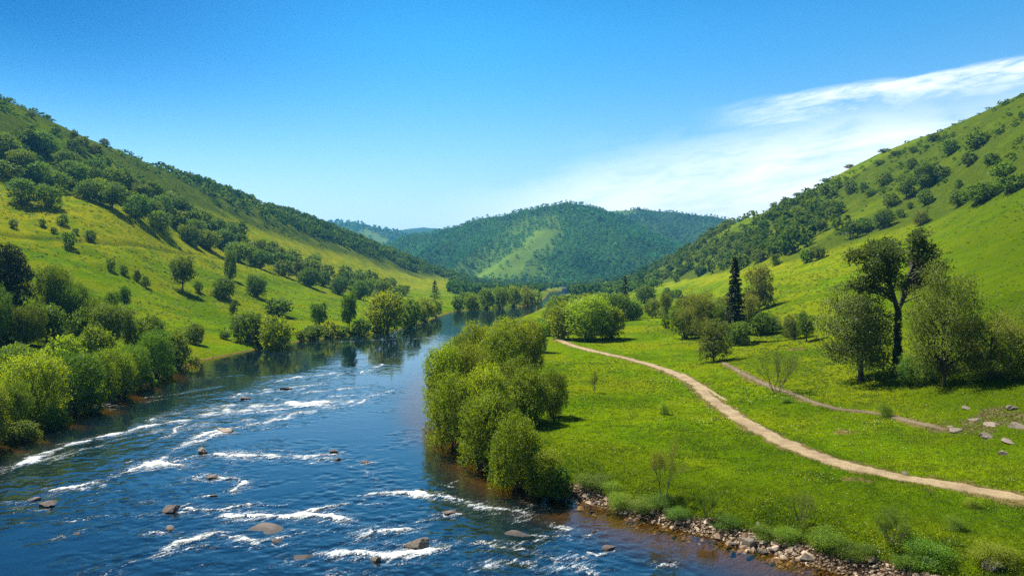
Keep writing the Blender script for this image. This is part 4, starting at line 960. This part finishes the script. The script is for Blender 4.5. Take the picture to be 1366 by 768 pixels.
# ---- the clump where the path ends
region([(785, 453, 389, 84, 'willow', 'big domed willow at the end of the footpath'), (752, 452, 402, 46, 'willow'), (815, 452, 405, 46, 'willow'), (826, 428, 388, 42, 'midbush'), (842, 426, 398, 30, 'midbush'), (770, 420, 394, 48, 'willow'), (806, 415, 388, 50, 'willow'), (738, 436, 406, 34, 'willow'), (860, 405, 378, 32, 'midbush'), (870, 424, 398, 26, 'olive'),
        (850, 424, 402, 22, 'willow'), (888, 425, 388, 24, 'olive'), (800, 446, 412, 40, 'midbush'), (738, 426, 397, 26, 'willow'), (744, 416, 392, 26, 'midbush'), (750, 408, 391, 22, 'willow'), (764, 408, 391, 28, 'midbush'), (782, 408, 389, 30, 'willow'), (732, 440, 414, 22, 'midbush')],
       'where the footpath ends', 'willows where the footpath ends', 'the river')
x, y, z, d = hit(834, 412); plant('fir_f1', 'fir_tree', x, y, z, 34 * d / F, 44 * d / F, 'short dark fir behind the willows at the path end')
# ---- right middle
x, y, z, d = hit(980, 457); plant('fir_n0', 'fir_tree', x, y, z, 118 * d / F * .85, 114 * d / F, 'tall narrow black-green fir beside the pale bushes')
region([(888, 438, 417, 14, 'midbush'), (932, 452, 378, 56, 'olive'), (918, 446, 392, 40, 'olive'), (955, 438, 395, 50, 'midbush'), (952, 482, 424, 52, 'olive', 'pale loose tree with low branches just in front of the black fir'), (1013, 414, 354, 46, 'olive', 'round olive tree on the slope behind the fir'), (1000, 446, 392, 40, 'olive'), (1018, 446, 412, 44, 'midbush'),
        (905, 398, 384, 14, 'darkbush'), (889, 392, 382, 12, 'darkbush'), (896, 398, 386, 13, 'darkbush'), (1076, 456, 414, 30, 'dark'), (1051, 450, 426, 18, 'darkbush'), (1060, 452, 418, 34, 'olive'), (965, 425, 395, 30, 'olive'), (905, 432, 400, 28, 'willow'), (940, 450, 400, 50, 'olive'), (912, 452, 405, 40, 'midbush'), (962, 452, 402, 40, 'midbush'), (985, 460, 425, 40, 'midbush'), (1030, 440, 420, 36, 'olive')],
       'below the right field', 'bushes below the right field', 'the path end')
# ---- the big group on the right
def hero(proto, name, px, py, ty, wp, label, wk=1.0, rot=0.0, sink=.1, group=None):
    x, y, z, d = hit(px, py)
    return plant(proto, name, x, y, z, wp * wk * d / F, (py - ty) * d / F, label, group, rot, sink)
hero('oak_n0', 'oak_tree', 1197, 500, 318, 196, 'tall forked dark oak with bare trunk on the right', 1.0, 0.0)
hero('spread_n0', 'tree', 1148, 508, 374, 132, 'wide dark tree with drooping boughs left of the forked oak', 1.0, 0.0)
hero('pale_n0', 'tree', 1260, 516, 346, 116, 'large pale yellowish tree just right of the forked oak', 1.0, 1.0)
hero('olive_n0', 'tree', 1322, 506, 408, 100, 'smaller pale tree right of the large yellowish one', 1.0, 2.0)
hero('midbush_n0', 'bush', 1372, 505, 440, 60, 'dark bush cut by the frame behind the stony scar', 1.0, 2.0)
hero('midbush_n1', 'bush', 1222, 512, 470, 60, 'low dark bush at the foot of the large pale tree', 1.0, 1.0)
hero('twig_n1', 'shrub', 1036, 524, 454, 62, 'bare twiggy shrub on the narrow trail', .9, .4)
hero('twig_n0', 'sapling', 886, 668, 578, 70, 'two-stemmed thin sapling above the gravel bank', .8, .3)
hero('twig_n3', 'sapling', 793, 524, 491, 24, 'tiny lone sapling in the middle of the bright meadow', .9, 1.1)
hero('twig_n1', 'shrub', 1070, 706, 636, 52, 'thin leafless shrub on the near gravel bank', .7, 2.2)
hero('twig_n2', 'shrub', 1190, 728, 668, 62, 'feathery green shrub at the lower edge of the near meadow', .9, 1.5)
hero('twig_n2', 'shrub', 944, 694, 648, 26, 'slim upright shrub at the top of the gravel bank', .9, .5)
hero('loose_n0', 'bush', 1181, 556, 534, 22, 'small round bush on the edge of the narrow trail', 1.0, .7)
hero('loose_n1', 'shrub', 886, 552, 534, 16, 'small tuft-like shrub between the sapling and footpath', 1.0, .2)
hero('loose_n2', 'shrub', 1108, 730, 700, 54, 'low leafy shrub hanging over the near gravel', 1.0, .9)
hero('loose_n3', 'shrub', 1050, 722, 702, 40, 'spreading green shrub at the gravel edge below the leafless one', 1.0, 1.9)
hero('loose_n0', 'shrub', 1274, 706, 684, 30, 'small dark shrub by the footpath in the near corner', 1.0, .2)
hero('loose_n1', 'shrub', 1298, 676, 662, 24, 'dark low tuft of shrub close under the footpath', 1.0, .2)
hero('loose_n2', 'shrub', 792, 648, 628, 50, 'flat dark shrub at the edge of the bank just right of the clump', 1.0, 2.6)
hero('loose_n3', 'shrub', 826, 678, 655, 40, 'bright grassy shrub on the gravel near the clump', 1.0, 2.6)
hero('loose_n0', 'shrub', 1240, 752, 716, 70, 'dense low shrub beside the pale boulder', 1.0, .6)
hero('loose_n1', 'shrub', 1330, 748, 722, 70, 'low shrub in the bottom corner beside a flat boulder', 1.0, .6)
hero('loose_n2', 'shrub', 1050, 537, 528, 16, 'tiny dark shrub below the narrow trail', 1.0, .2)
for px, py, ty, wp, lab in ((815, 656, 640, 34, 'low green scrub at the grass edge between the flat shrub and the sapling'), (858, 680, 660, 40, 'grassy scrub below the two-stemmed sapling'), (908, 690, 672, 38, 'low scrub right of the two-stemmed sapling at the gravel edge'), (968, 702, 684, 40, 'low scrub just right of the slim upright shrub'),
                            (1020, 716, 698, 36, 'leafy scrub hanging over the rock cluster'), (1142, 742, 720, 46, 'scrub overhanging the gravel left of the feathery shrub'), (1212, 756, 734, 40, 'small scrub close left of the pale boulder'), (1160, 738, 722, 30, 'lowest scrub under the feathery shrub'), (880, 672, 656, 40, 'dense scrub at the foot of the two-stemmed sapling')):
    hero('loose_n%d' % (px % 4), 'shrub', px, py, ty, wp, lab, 1.1, px * .37)
# ---- bushes on the open right slope
region([(1173, 220, 212, 18, 'darkbush'), (1178, 247, 227, 26, 'darkbush'), (1219, 204, 195, 13, 'darkbush'), (1245, 189, 177, 18, 'midbush'), (1302, 196, 173, 38, 'darkbush', 'largest dark thicket high on the right slope'), (1268, 206, 186, 28, 'darkbush'), (1216, 226, 210, 17, 'darkbush'), (1232, 250, 216, 36, 'darkbush'), (1252, 240, 218, 32, 'darkbush'), (1209, 265, 236, 26, 'dark'),
        (1235, 273, 250, 24, 'midbush'), (1187, 276, 255, 24, 'darkbush'), (1214, 279, 268, 10, 'darkbush'), (1178, 305, 277, 30, 'darkbush'), (1279, 252, 238, 13, 'darkbush'), (1294, 220, 202, 26, 'darkbush'), (1322, 219, 203, 24, 'darkbush'), (1336, 238, 214, 34, 'midbush'), (1310, 268, 240, 62, 'midbush'), (1279, 276, 252, 26, 'midbush'), (1118, 252, 239, 14, 'darkbush'), (1134, 258, 238, 20, 'darkbush'), (1152, 256, 242, 16, 'darkbush'),
        (1181, 204, 198, 20, 'darkbush'), (1195, 208, 200, 14, 'midbush'), (1134, 320, 294, 32, 'dark'), (1152, 310, 288, 28, 'midbush'), (1076, 350, 330, 22, 'midbush'), (1092, 346, 326, 30, 'midbush'), (1034, 354, 336, 14, 'midbush'), (1350, 256, 230, 46, 'midbush'), (1228, 300, 280, 24, 'olive'), (1160, 262, 250, 18, 'midbush'), (1200, 290, 277, 14, 'darkbush'),
        (1362, 158, 148, 8, 'darkbush'), (1348, 155, 151, 8, 'darkbush'), (1338, 171, 166, 6, 'darkbush'), (1133, 224, 218, 14, 'olive'), (1049, 266, 258, 14, 'dark'), (1032, 275, 267, 12, 'dark'), (1066, 262, 256, 18, 'darkbush'), (1104, 244, 239, 10, 'darkbush')],
       'on the right slope', 'bushes scattered over the right slope', 'the valley')
# ---- edge of the wood on the right slope
lo = [(870, 380), (900, 375), (950, 368), (1000, 357), (1030, 344), (1085, 318), (1115, 302)]
hi = [(870, 366), (900, 355), (950, 335), (1000, 312), (1030, 296), (1085, 272), (1115, 262)]
region(band(lo, hi, 44, (6.5, 10.0), ['dark', 'midbush', 'darkbush', 'mid'], 43), 'in the right hillside wood', 'trees of the wood on the right slope', 'its low end')

# ================================================================ ROCKS
def rock_mesh(seed, flat=.6, mat='rock'):
    import bmesh
    rng = np.random.default_rng(seed)
    bm = bmesh.new(); bmesh.ops.create_icosphere(bm, subdivisions=4, radius=.5)
    V = np.array([v.co[:] for v in bm.verts])
    for k in range(11):      # broken faces
        n = unit(rng.normal(size=3)); dcut = rng.uniform(.24, .40); s = V @ n
        V = V - np.where(s > dcut, (s - dcut), 0)[:, None] * n * .93
    V *= np.array([1.05, .85, flat]); nz = unit(V)
    V += nz * (.035 * fbm(V[:, 0] * 4 + V[:, 2] * 3, V[:, 1] * 4 - V[:, 2] * 2, seed, 3) + .014 * fbm(V[:, 0] * 14 + V[:, 2] * 11, V[:, 1] * 14, seed + 5, 2))[:, None]
    for v, c in zip(bm.verts, V): v.co = c
    me = bpy.data.meshes.new('rock'); bm.to_mesh(me); bm.free(); me.materials.append(M[mat])
    return me
ROCKS = [rock_mesh(300 + i, [.62, .5, .7, .45, .58, .4][i]) for i in range(6)]
WETS = [rock_mesh(320 + i, [.42, .35, .5, .38][i], 'wet_rock') for i in range(4)]
def rock(px, py, wp, label, group, wet=False, hf=1.0, water=False, rot=None, sink=.2):
    if water:
        x, y = on_plane(px, py); z = 0.0; d = y
    else:
        x, y, z, d = hit(px, py); z = max(z, -.25)
    w = wp * d / F * (.88 if water else 1)
    me = (WETS if wet else ROCKS)[RNG.integers(4 if wet else 6)]
    o = link('rock', me); o.location = (x, y, z + w * (.30 * hf - sink) * .5); o.scale = (w, w * .85, w * hf)
    o.rotation_euler = (RNG.normal() * .12, RNG.normal() * .12, RNG.uniform(0, 6.28) if rot is None else rot)
    tag(o, label, 'rock', group); return o
for px, py, w, lb, hf in RIV:
    rock(px, py, w, lb, 'rocks in the river', wet=('pale' not in lb and 'white' not in lb and 'tan' not in lb), hf=hf, water=True, rot=RNG.normal() * .4, sink=.20)
BANK = [(1240, 752, 30, 'large pale boulder at the lower end of the gravel', 1.0), (1325, 752, 56, 'broad flat boulder in the bottom corner under the shrubs', .6), (997, 724, 24, 'biggest square rock on the gravel point', 1.0), (1002, 736, 26, 'flat long rock at the waterline of the gravel point', .6), (1016, 736, 18, 'blocky rock beside the flat long one', .9), (1030, 734, 16, 'grey rock at the right of the rock cluster', .9),
        (980, 726, 16, 'rounded tan rock left of the square one', .9), (953, 722, 12, 'white rock at the water edge of the gravel', .9), (1012, 700, 12, 'pale white rock high on the gravel bank', .9), (900, 712, 10, 'small rock low on the gravel strip', .8), (868, 698, 9, 'low brown stone at the waterline below the sapling', .8), (790, 680, 12, 'pinkish stone at the start of the gravel', .8), (812, 684, 11, 'small pale stone near the bright grassy shrub', .8),
        (800, 662, 10, 'grey stone in the grass fringe by the clump', .8), (1030, 747, 10, 'little pale stone fallen into the shallows', .8), (1230, 740, 12, 'angular stone leaning on the large pale boulder', .9), (930, 716, 9, 'flat stone below the slim shrub', .7), (1276, 576, 20, 'pale boulder at the end of the narrow trail', .9), (1318, 583, 30, 'wide flat slab in the stony scar', .6), (1345, 590, 24, 'dark-sided slab right of the wide flat one', .6),
        (1326, 566, 34, 'long low ledge of rock above the flat slab', .45), (1302, 560, 20, 'pale rock at the top of the stony scar', .6), (1352, 545, 18, 'grey rock half in the shade of the trees', .8), (1268, 570, 12, 'small stone behind the trail-end boulder', .8), (1340, 606, 16, 'small square stone at the lower edge of the scar', .8), (1207, 632, 14, 'pale stone in the cut edge above the footpath', .6), (1360, 570, 30, 'rock cut off by the frame in the stony scar', .7), (1290, 545, 14, 'little rock on the dark slope under the pale tree', .7)]
for px, py, w, lb, hf in BANK:
    rock(px, py, w, lb, 'rocks on the right bank', hf=hf)

# ---- loose stones and pebbles of the gravel bank: nobody could count them
def build_gravel():
    rng = np.random.default_rng(55); n = 21000
    i = rng.uniform(735, 1420, n); j = rng.uniform(600, 830, n)
    pl = on_plane(i, j, .3); x, y = pl[:, 0], pl[:, 1]
    sd = grid_lookup(GSD, x, y); lim = 1.5 + 1.5 * fbm(x / 3, y / 3, 71, 2)
    k = (sd > -.9) & (sd < lim) & (rng.uniform(size=n) < np.clip(1.2 - .25 * np.abs(sd - .6), .15, 1) * np.clip(.75 + 1.3 * fbm(x / 2.2, y / 2.2, 72, 2), .12, 1))
    x, y = x[k], y[k]
    c = PATH1[rng.integers(0, len(PATH1), 1500)]; x = np.concatenate([x, c[:, 0] + rng.normal(size=1500) * .55]); y = np.concatenate([y, c[:, 1] + rng.normal(size=1500) * .55]); z = grid_lookup(GZ, x, y); n = len(x)
    on_path = np.arange(n) >= n - 1500; sz = np.where(on_path, .35, 1) * (.03 + .12 * rng.uniform(size=n) ** 2.5 + .34 * rng.uniform(size=n) ** 14 + .04 * rng.uniform(size=n))
    # a wee six-sided chipped pebble
    base = np.array([[1, 0, 0], [.45, .85, 0], [-.55, .8, 0], [-1, .05, 0], [-.5, -.85, 0], [.5, -.8, 0], [.45, .1, .62], [-.1, .45, .6], [-.45, -.15, .66], [.1, -.4, .6]])
    tris = np.array([[0, 1, 6], [1, 7, 6], [1, 2, 7], [2, 8, 7], [2, 3, 8], [3, 4, 8], [4, 9, 8], [4, 5, 9], [5, 6, 9], [5, 0, 6], [6, 7, 8], [6, 8, 9]])
    a = rng.uniform(0, 6.28, n); B = base[None] * (1 + rng.normal(size=(n, 10, 3)) * .18); B = B * np.stack([np.ones(n), rng.uniform(.6, .95, n), rng.uniform(.5, 1.0, n)], -1)[:, None]
    X = (B[..., 0] * np.cos(a)[:, None] - B[..., 1] * np.sin(a)[:, None]) * sz[:, None] + x[:, None]; Y = (B[..., 0] * np.sin(a)[:, None] + B[..., 1] * np.cos(a)[:, None]) * sz[:, None] + y[:, None]; Z = B[..., 2] * sz[:, None] + z[:, None] - .01
    V = np.stack([X, Y, Z], -1).reshape(-1, 3); T = (tris[None] + (np.arange(n) * 10)[:, None, None]).reshape(-1, 3)
    t = NT('pebbles'); v = t.attr('var'); c = t.mix(v, (0.101, 0.066, 0.0429), (0.328, 0.257, 0.1872)); m = t.done(t.n('ShaderNodeBsdfDiffuse', None, Color=c))
    me = np_mesh('gravel', V, tris=T, mats=[m], attrs={'var': np.repeat(rng.uniform(size=n), 10)})
    tag(link('gravel', me), label='loose pale stones along the right water edge', cat='gravel', kind='stuff')
build_gravel()

# ---- grass and wild flowers of the near meadow
def build_grass():
    rng = np.random.default_rng(66); n = 290000
    i = rng.uniform(560, 1480, n); j = 372 + (rng.uniform(0, 1, n) ** .8) * 470 + 58
    dep = (H - 1.8) * F / (j - HY); x = (i - 683) / F * dep; y = dep
    sd = grid_lookup(GSD, x, y); z = grid_lookup(GZ, x, y)
    edge = 1.5 + 1.5 * fbm(x / 3, y / 3, 71, 2)
    keep = (sd > np.where((x > 0) & (y < 62), edge, .9)) & (y > 28) & (z < 14)
    pd = np.full(n, 9.0); P0 = np.stack([x, y], -1)
    for c, w in ((PATH1, 1.05), (PATH2, .45), (PATH3, .35)):
        cc = c[::6]
        for a, b in zip(cc[:-1], cc[1:]):
            near = np.abs(P0[:, 1] - a[1]) < 8
            dd, _ = seg_dist(P0[near], a, b); pd[near] = np.minimum(pd[near], dd - w)
    keep &= pd > rng.uniform(-.62, .15, n)
    clump = fbm(x / 1.6, y / 1.6, 81, 3) + .5 * fbm(x / 7, y / 7, 83, 2)
    keep &= rng.uniform(size=n) < np.clip(.62 + .55 * clump, .12, 1)
    x, y, z, clump, sd = x[keep], y[keep], z[keep], clump[keep], sd[keep]; n = len(x)
    hgt = (.055 + .05 * rng.uniform(size=n) + .08 * np.clip(clump, 0, 1)) * np.clip(y / 60, .8, 1.6) * np.where((sd < 4.6) & (x > 0) & (y < 64), 2.3, np.where(sd < 6, 1.35, 1))
    NB = 5
    a = rng.uniform(0, 6.28, (n, NB)); lean = rng.uniform(.2, .9, (n, NB)); wd = .022 * np.clip(y / 45, .8, 2.4)[:, None] * rng.uniform(.7, 1.3, (n, NB))
    bx = x[:, None] + rng.normal(size=(n, NB)) * .10; by = y[:, None] + rng.normal(size=(n, NB)) * .10
    hh = hgt[:, None] * rng.uniform(.6, 1.25, (n, NB))
    ux, uy = np.cos(a), np.sin(a)
    v0 = np.stack([bx - uy * wd, by + ux * wd, z[:, None] + 0 * bx - .03], -1); v1 = np.stack([bx + uy * wd, by - ux * wd, z[:, None] + 0 * bx - .03], -1)
    v2 = np.stack([bx + ux * lean * hh, by + uy * lean * hh, z[:, None] + hh], -1)
    V = np.stack([v0, v1, v2], 2).reshape(-1, 3)
    tone = np.clip(.52 + .6 * fbm(x / 5, y / 5, 85, 3) + .95 * fbm(x / 16, y / 16, 86, 2) + rng.normal(size=n) * .15, 0, 1); hgt = hgt * np.clip(1 + 1.1 * fbm(x / 3, y / 3, 88, 3), .5, 1.9)
    var = np.repeat(np.clip(tone[:, None] + rng.normal(size=(n, NB)) * .15, 0, 1).ravel(), 3)
    me = np_mesh('grass', V, tris=np.arange(len(V)).reshape(-1, 3), mats=[M['grass']], attrs={'var': var})
    tag(link('grass', me), label='short bright grass of the near meadow', cat='grass', kind='stuff')
    # flowers
    m = 2600; k = rng.choice(n, m, p=(np.exp(5 * fbm(x / 7, y / 7, 87, 3)) / np.exp(5 * fbm(x / 7, y / 7, 87, 3)).sum()))
    fx, fy, fz = x[k] + rng.normal(size=m) * .2, y[k] + rng.normal(size=m) * .2, z[k] + hgt[k] * rng.uniform(.8, 1.2, m)
    s = .022 * np.clip(fy / 50, .8, 1.8) * rng.uniform(.7, 1.4, m)
    c = np.stack([fx, fy, fz], -1); e1 = np.stack([s, 0 * s, 0 * s], -1); e2 = np.stack([0 * s, s, s * .35], -1)
    V = np.stack([c - e1, c - e2, c + e1, c + e2], 1).reshape(-1, 3)
    t = NT('petals'); v = t.attr('var'); col = t.mix(t.ramp(v, .72, .76), (0.400, 0.336, 0.0240), (0.480, 0.480, 0.3680)); mm = t.done(t.n('ShaderNodeBsdfDiffuse', None, Color=col))
    me = np_mesh('wildflowers', V, quads=np.arange(len(V)).reshape(-1, 4), mats=[mm], attrs={'var': np.repeat(rng.uniform(size=m), 4)})
    tag(link('wildflowers', me), label='tiny yellow and white flowers dotted through the near meadow', cat='flowers', kind='stuff')
build_grass()

# ---- the little boathouse where the river turns out of sight
def boathouse():
    x, y = on_plane(757, 388.6); x, y = float(x), float(y); z = float(grid_lookup(GZ, x, y + 8))
    e = bpy.data.objects.new('boathouse', None); COL.objects.link(e); e.location = (x, y + 8, max(z, .6)); e.rotation_euler = (0, 0, R(-14))
    tag(e, 'small pale boathouse with a dark roof where the river turns out of sight', 'boathouse')
    t = NT('pale_render'); wm = t.done(t.n('ShaderNodeBsdfDiffuse', None, Color=t.mix(t.noise(1.5), (.50, .47, .42), (.62, .60, .55))))
    t = NT('slate_roof'); rm = t.done(t.n('ShaderNodeBsdfDiffuse', None, Color=t.mix(t.noise(2.5), (.045, .05, .06), (.085, .09, .10))))
    t = NT('dark_door'); dm = t.done(t.n('ShaderNodeBsdfDiffuse', None, Color=t.mix(t.noise(3), (.03, .03, .03), (.05, .045, .04))))
    def box(name, x0, x1, y0, y1, z0, z1, m, par):
        V = np.array([[a, b, c] for a in (x0, x1) for b in (y0, y1) for c in (z0, z1)], float)
        Q = [[0, 1, 3, 2], [4, 6, 7, 5], [0, 4, 5, 1], [2, 3, 7, 6], [0, 2, 6, 4], [1, 5, 7, 3]]
        return link(name, np_mesh(name, V, quads=Q, mats=[m]), par)
    w, d, h, rh = 6.0, 3.6, 2.6, 2.3
    V = np.array([[-w, -d, -1], [w, -d, -1], [w, d, -1], [-w, d, -1], [-w, -d, h], [w, -d, h], [w, d, h], [-w, d, h], [-w, 0, h + rh], [w, 0, h + rh]])
    link('wall', np_mesh('wall', V, quads=[[0, 1, 5, 4], [2, 3, 7, 6], [3, 2, 1, 0]], tris=[[1, 2, 6], [1, 6, 5], [5, 6, 9], [3, 0, 4], [3, 4, 7], [7, 4, 8]], mats=[wm]), e)
    o = .5; g = .12
    V = []
    for s in (-1, 1):
        for zz in (0, .16):
            V += [[-w - o, s * (d + o), h - rh * o / d + g + zz], [w + o, s * (d + o), h - rh * o / d + g + zz], [w + o, s * .0, h + rh + g + zz], [-w - o, s * .0, h + rh + g + zz]]
    Q = []
    for b in (0, 8): Q += [[b, b + 1, b + 2, b + 3], [b + 7, b + 6, b + 5, b + 4], [b, b + 4, b + 5, b + 1], [b + 1, b + 5, b + 6, b + 2], [b + 3, b + 7, b + 4, b]]
    link('roof', np_mesh('roof', np.array(V), quads=Q, mats=[rm]), e)
    box('door', -1.3, 1.3, -d - .06, -d + .02, -.2, 2.1, dm, e)
    for a in (-4.2, 3.0): box('window', a, a + 1.2, -d - .05, -d + .02, .9, 1.9, dm, e)
boathouse()

# ================================================================ AIR, SKY, SUN, CAMERA
def haze():
    t = NT('valley_air'); v = t.n('ShaderNodeVolumePrincipled', None, Color=(.08, .32, .62), Density=HAZE, Anisotropy=.25)
    t.t.links.new(v.outputs[0], t.out.inputs['Volume'])
    a, z0, z1 = 5600.0, -5.5, 430.0
    V = np.array([[x_, y_, z_] for x_ in (-a, a) for y_ in (-a, a) for z_ in (z0, z1)])
    Q = [[0, 1, 3, 2], [4, 6, 7, 5], [0, 4, 5, 1], [2, 3, 7, 6], [0, 2, 6, 4], [1, 5, 7, 3]]
    tag(link('haze', np_mesh('haze', V, quads=Q, mats=[t.m])), kind='stuff', label='thin blue air filling the valley', cat='haze')
HAZE = 0.00014
haze()

w = bpy.data.worlds.new('World'); SC.world = w; w.use_nodes = True
t = NT.__new__(NT); t.t = w.node_tree; t.t.nodes.clear(); t.out = t.t.nodes.new('ShaderNodeOutputWorld')
sky = t.n('ShaderNodeTexSky', {'sky_type': 'NISHITA', 'sun_disc': False, 'sun_elevation': SUN_EL, 'sun_rotation': SUN_AZ, 'altitude': 300.0, 'air_density': 1.0, 'dust_density': .6, 'ozone_density': 3.0})
hs0 = t.n('ShaderNodeHueSaturation', None, Hue=.492, Saturation=1.38, Value=.92, Color=sky.outputs[0])
sep = t.n('ShaderNodeSeparateXYZ', None, Vector=t.n('ShaderNodeTexCoord').outputs['Generated'])
dx, dy, dz = sep.outputs
hs1 = t.mix(t.ramp(dz, .05, .31), hs0.outputs[0], t.mix(1.0, hs0.outputs[0], (.0, .86, .98), 'MULTIPLY'))
hs1 = t.mix(t.ramp(dz, .31, .55), hs1, t.mix(1.0, hs1, (.08, .34, .50), 'MULTIPLY'))
U0 = t.math('DIVIDE', dx, t.math('MAXIMUM', dy, .05))
hs1 = t.mix(t.math('MULTIPLY', t.ramp(U0, .0, -.80), t.ramp(dz, .05, .36)), hs1, t.mix(1.0, hs1, (.0, .30, .46), 'MULTIPLY'))
hs = t.mix(t.ramp(dz, .62, .90), hs1, (1.5, 1.75, 2.0))          # unseen overhead sky, set neutral and dim to control the shade fill
yy = t.math('MAXIMUM', dy, .05)
U = t.math('DIVIDE', dx, yy); Vv = t.math('DIVIDE', dz, yy)      # direction on the sky ahead: right and up
front = t.ramp(dy, .05, .3)
SKYF = lambda px: (px - 683) / F
SKYV = lambda py: (HY - py) / F
sx_, sy_ = t.math('SUBTRACT', U, SKYF(1000)), None
ang = math.atan2(SKYV(80) - SKYV(150), SKYF(1366) - SKYF(930))
ca, sa = math.cos(ang), math.sin(ang)
def rotated(u0, v0, a):
    du = t.math('SUBTRACT', U, u0); dv = t.math('SUBTRACT', Vv, v0)
    return (t.math('ADD', t.math('MULTIPLY', du, math.cos(a)), t.math('MULTIPLY', dv, math.sin(a))), t.math('SUBTRACT', t.math('MULTIPLY', dv, math.cos(a)), t.math('MULTIPLY', du, math.sin(a))))
al, ac = rotated(SKYF(930), SKYV(148), ang)
def fibre(sx, sy, z, detail=8.0, dist=.8, rough=.62):
    v = t.n('ShaderNodeCombineXYZ', None, X=t.math('MULTIPLY', al, sx), Y=t.math('MULTIPLY', ac, sy), Z=z)
    return t.n('ShaderNodeTexNoise', None, Vector=v, Scale=1.0, Detail=detail, Roughness=rough, Distortion=dist).outputs[0]
nz, nz2, nz3 = fibre(5.0, 30.0, 0.0), fibre(3.0, 8.0, 3.0, 6.0, .5, .55), fibre(16.0, 70.0, 7.0, 6.0, 1.2, .65)
fib = t.math('ADD', t.math('MULTIPLY', nz, .65), t.math('MULTIPLY', nz3, .35))
wob = t.math('MULTIPLY', t.math('SUBTRACT', nz, .5), .022)
acw = t.math('ADD', ac, wob)
# one fan of thin cloud: a crisp upper rim that starts as a point on the left, feathering down into a wide veil
up_edge = t.ramp(acw, .006, -.004)
lo_edge = t.ramp(t.math('ADD', acw, t.math('MULTIPLY', t.math('SUBTRACT', nz2, .5), .06)), -.070, -.003)
start = t.ramp(al, -.03, .20)
streak = t.math('MULTIPLY', t.math('MULTIPLY', up_edge, lo_edge), t.math('MULTIPLY', start, t.ramp(fib, .30, .66)))
bl, bc = rotated(SKYF(620), SKYV(272), math.atan2(SKYV(112) - SKYV(272), SKYF(1366) - SKYF(620)))
bcw = t.math('ADD', bc, t.math('ADD', t.math('MULTIPLY', t.math('SUBTRACT', nz2, .5), .15), t.math('MULTIPLY', t.math('SUBTRACT', fib, .5), .07)))
veil = t.math('MULTIPLY', t.ramp(bcw, .045, -.035), t.ramp(bl, -.14, .24))
veil = t.math('MULTIPLY', veil, t.math('MULTIPLY_ADD', t.ramp(t.math('ADD', t.math('MULTIPLY', nz2, .6), t.math('MULTIPLY', fib, .4)), .36, .60), .78, .22))
# the gap of blue between rim and veil towards the right
gap = t.math('MULTIPLY', t.math('MULTIPLY', t.ramp(ac, -.095, -.060), t.ramp(ac, -.018, -.045)), t.ramp(al, .22, .40))
veil = t.math('MULTIPLY', veil, t.math('MULTIPLY_ADD', gap, -.55, 1.0))
join = t.math('MULTIPLY', t.math('MULTIPLY', t.ramp(al, .02, .10), t.ramp(al, .26, .14)), t.math('MULTIPLY', t.ramp(ac, .0, -.02), t.ramp(fib, .34, .70)))
cloud = t.math('MULTIPLY', t.math('MAXIMUM', t.math('MAXIMUM', t.math('MULTIPLY', streak, .88), t.math('MULTIPLY', veil, .98)), t.math('MULTIPLY', join, .6)), front)
# pale air low over the horizon
low = t.math('POWER', t.math('SUBTRACT', 1.0, t.math('MAXIMUM', dz, 0.0, clamp=True)), 6.9)
c1 = t.mix(t.math('MULTIPLY', low, .97), hs, (5.7, 6.1, 6.6))
c1 = t.mix(t.math('MULTIPLY', t.ramp(U0, -.05, -.80), t.ramp(dz, .10, .34)), c1, t.mix(1.0, c1, (.0, .66, .86), 'MULTIPLY'))
col = t.mix(cloud, c1, (7.6, 7.75, 7.9))
bg = t.n('ShaderNodeBackground', None, Color=col, Strength=.067)
t.t.links.new(bg.outputs[0], t.out.inputs['Surface'])

sd_ = bpy.data.lights.new('sun', 'SUN'); sd_.energy = 5.0; sd_.angle = R(.53); sd_.color = (1.0, .95, .86)
so = bpy.data.objects.new('sun', sd_); COL.objects.link(so)
sv = Vector((math.sin(SUN_AZ) * math.cos(SUN_EL), math.cos(SUN_AZ) * math.cos(SUN_EL), math.sin(SUN_EL)))
so.rotation_euler = sv.to_track_quat('Z', 'Y').to_euler(); so.location = (0, 0, 300)

cd = bpy.data.cameras.new('camera'); co = bpy.data.objects.new('camera', cd); COL.objects.link(co)
cd.sensor_fit = 'HORIZONTAL'; cd.sensor_width = 36.0; cd.lens = 36.0 * F / 1366.0
co.location = (0, 0, H); co.rotation_euler = (R(90) - PITCH, 0, 0)
cd.clip_start = .5; cd.clip_end = 12000
SC.camera = co

SC.view_settings.view_transform = 'Standard'; SC.view_settings.look = 'None'; SC.view_settings.exposure = 1.6; SC.view_settings.gamma = 1.0
SC.render.engine = 'CYCLES'
cy = SC.cycles
cy.max_bounces = 6; cy.diffuse_bounces = 2; cy.glossy_bounces = 2; cy.transmission_bounces = 3; cy.transparent_max_bounces = 6; cy.volume_bounces = 0
cy.sample_clamp_indirect = 6.0; cy.use_denoising = False; cy.denoiser = 'OPENIMAGEDENOISE'; cy.denoising_input_passes = 'RGB_ALBEDO_NORMAL'; cy.denoising_prefilter = 'ACCURATE'
cy.caustics_reflective = False; cy.caustics_refractive = False
print('PLANTS', N_PLANTS[0])
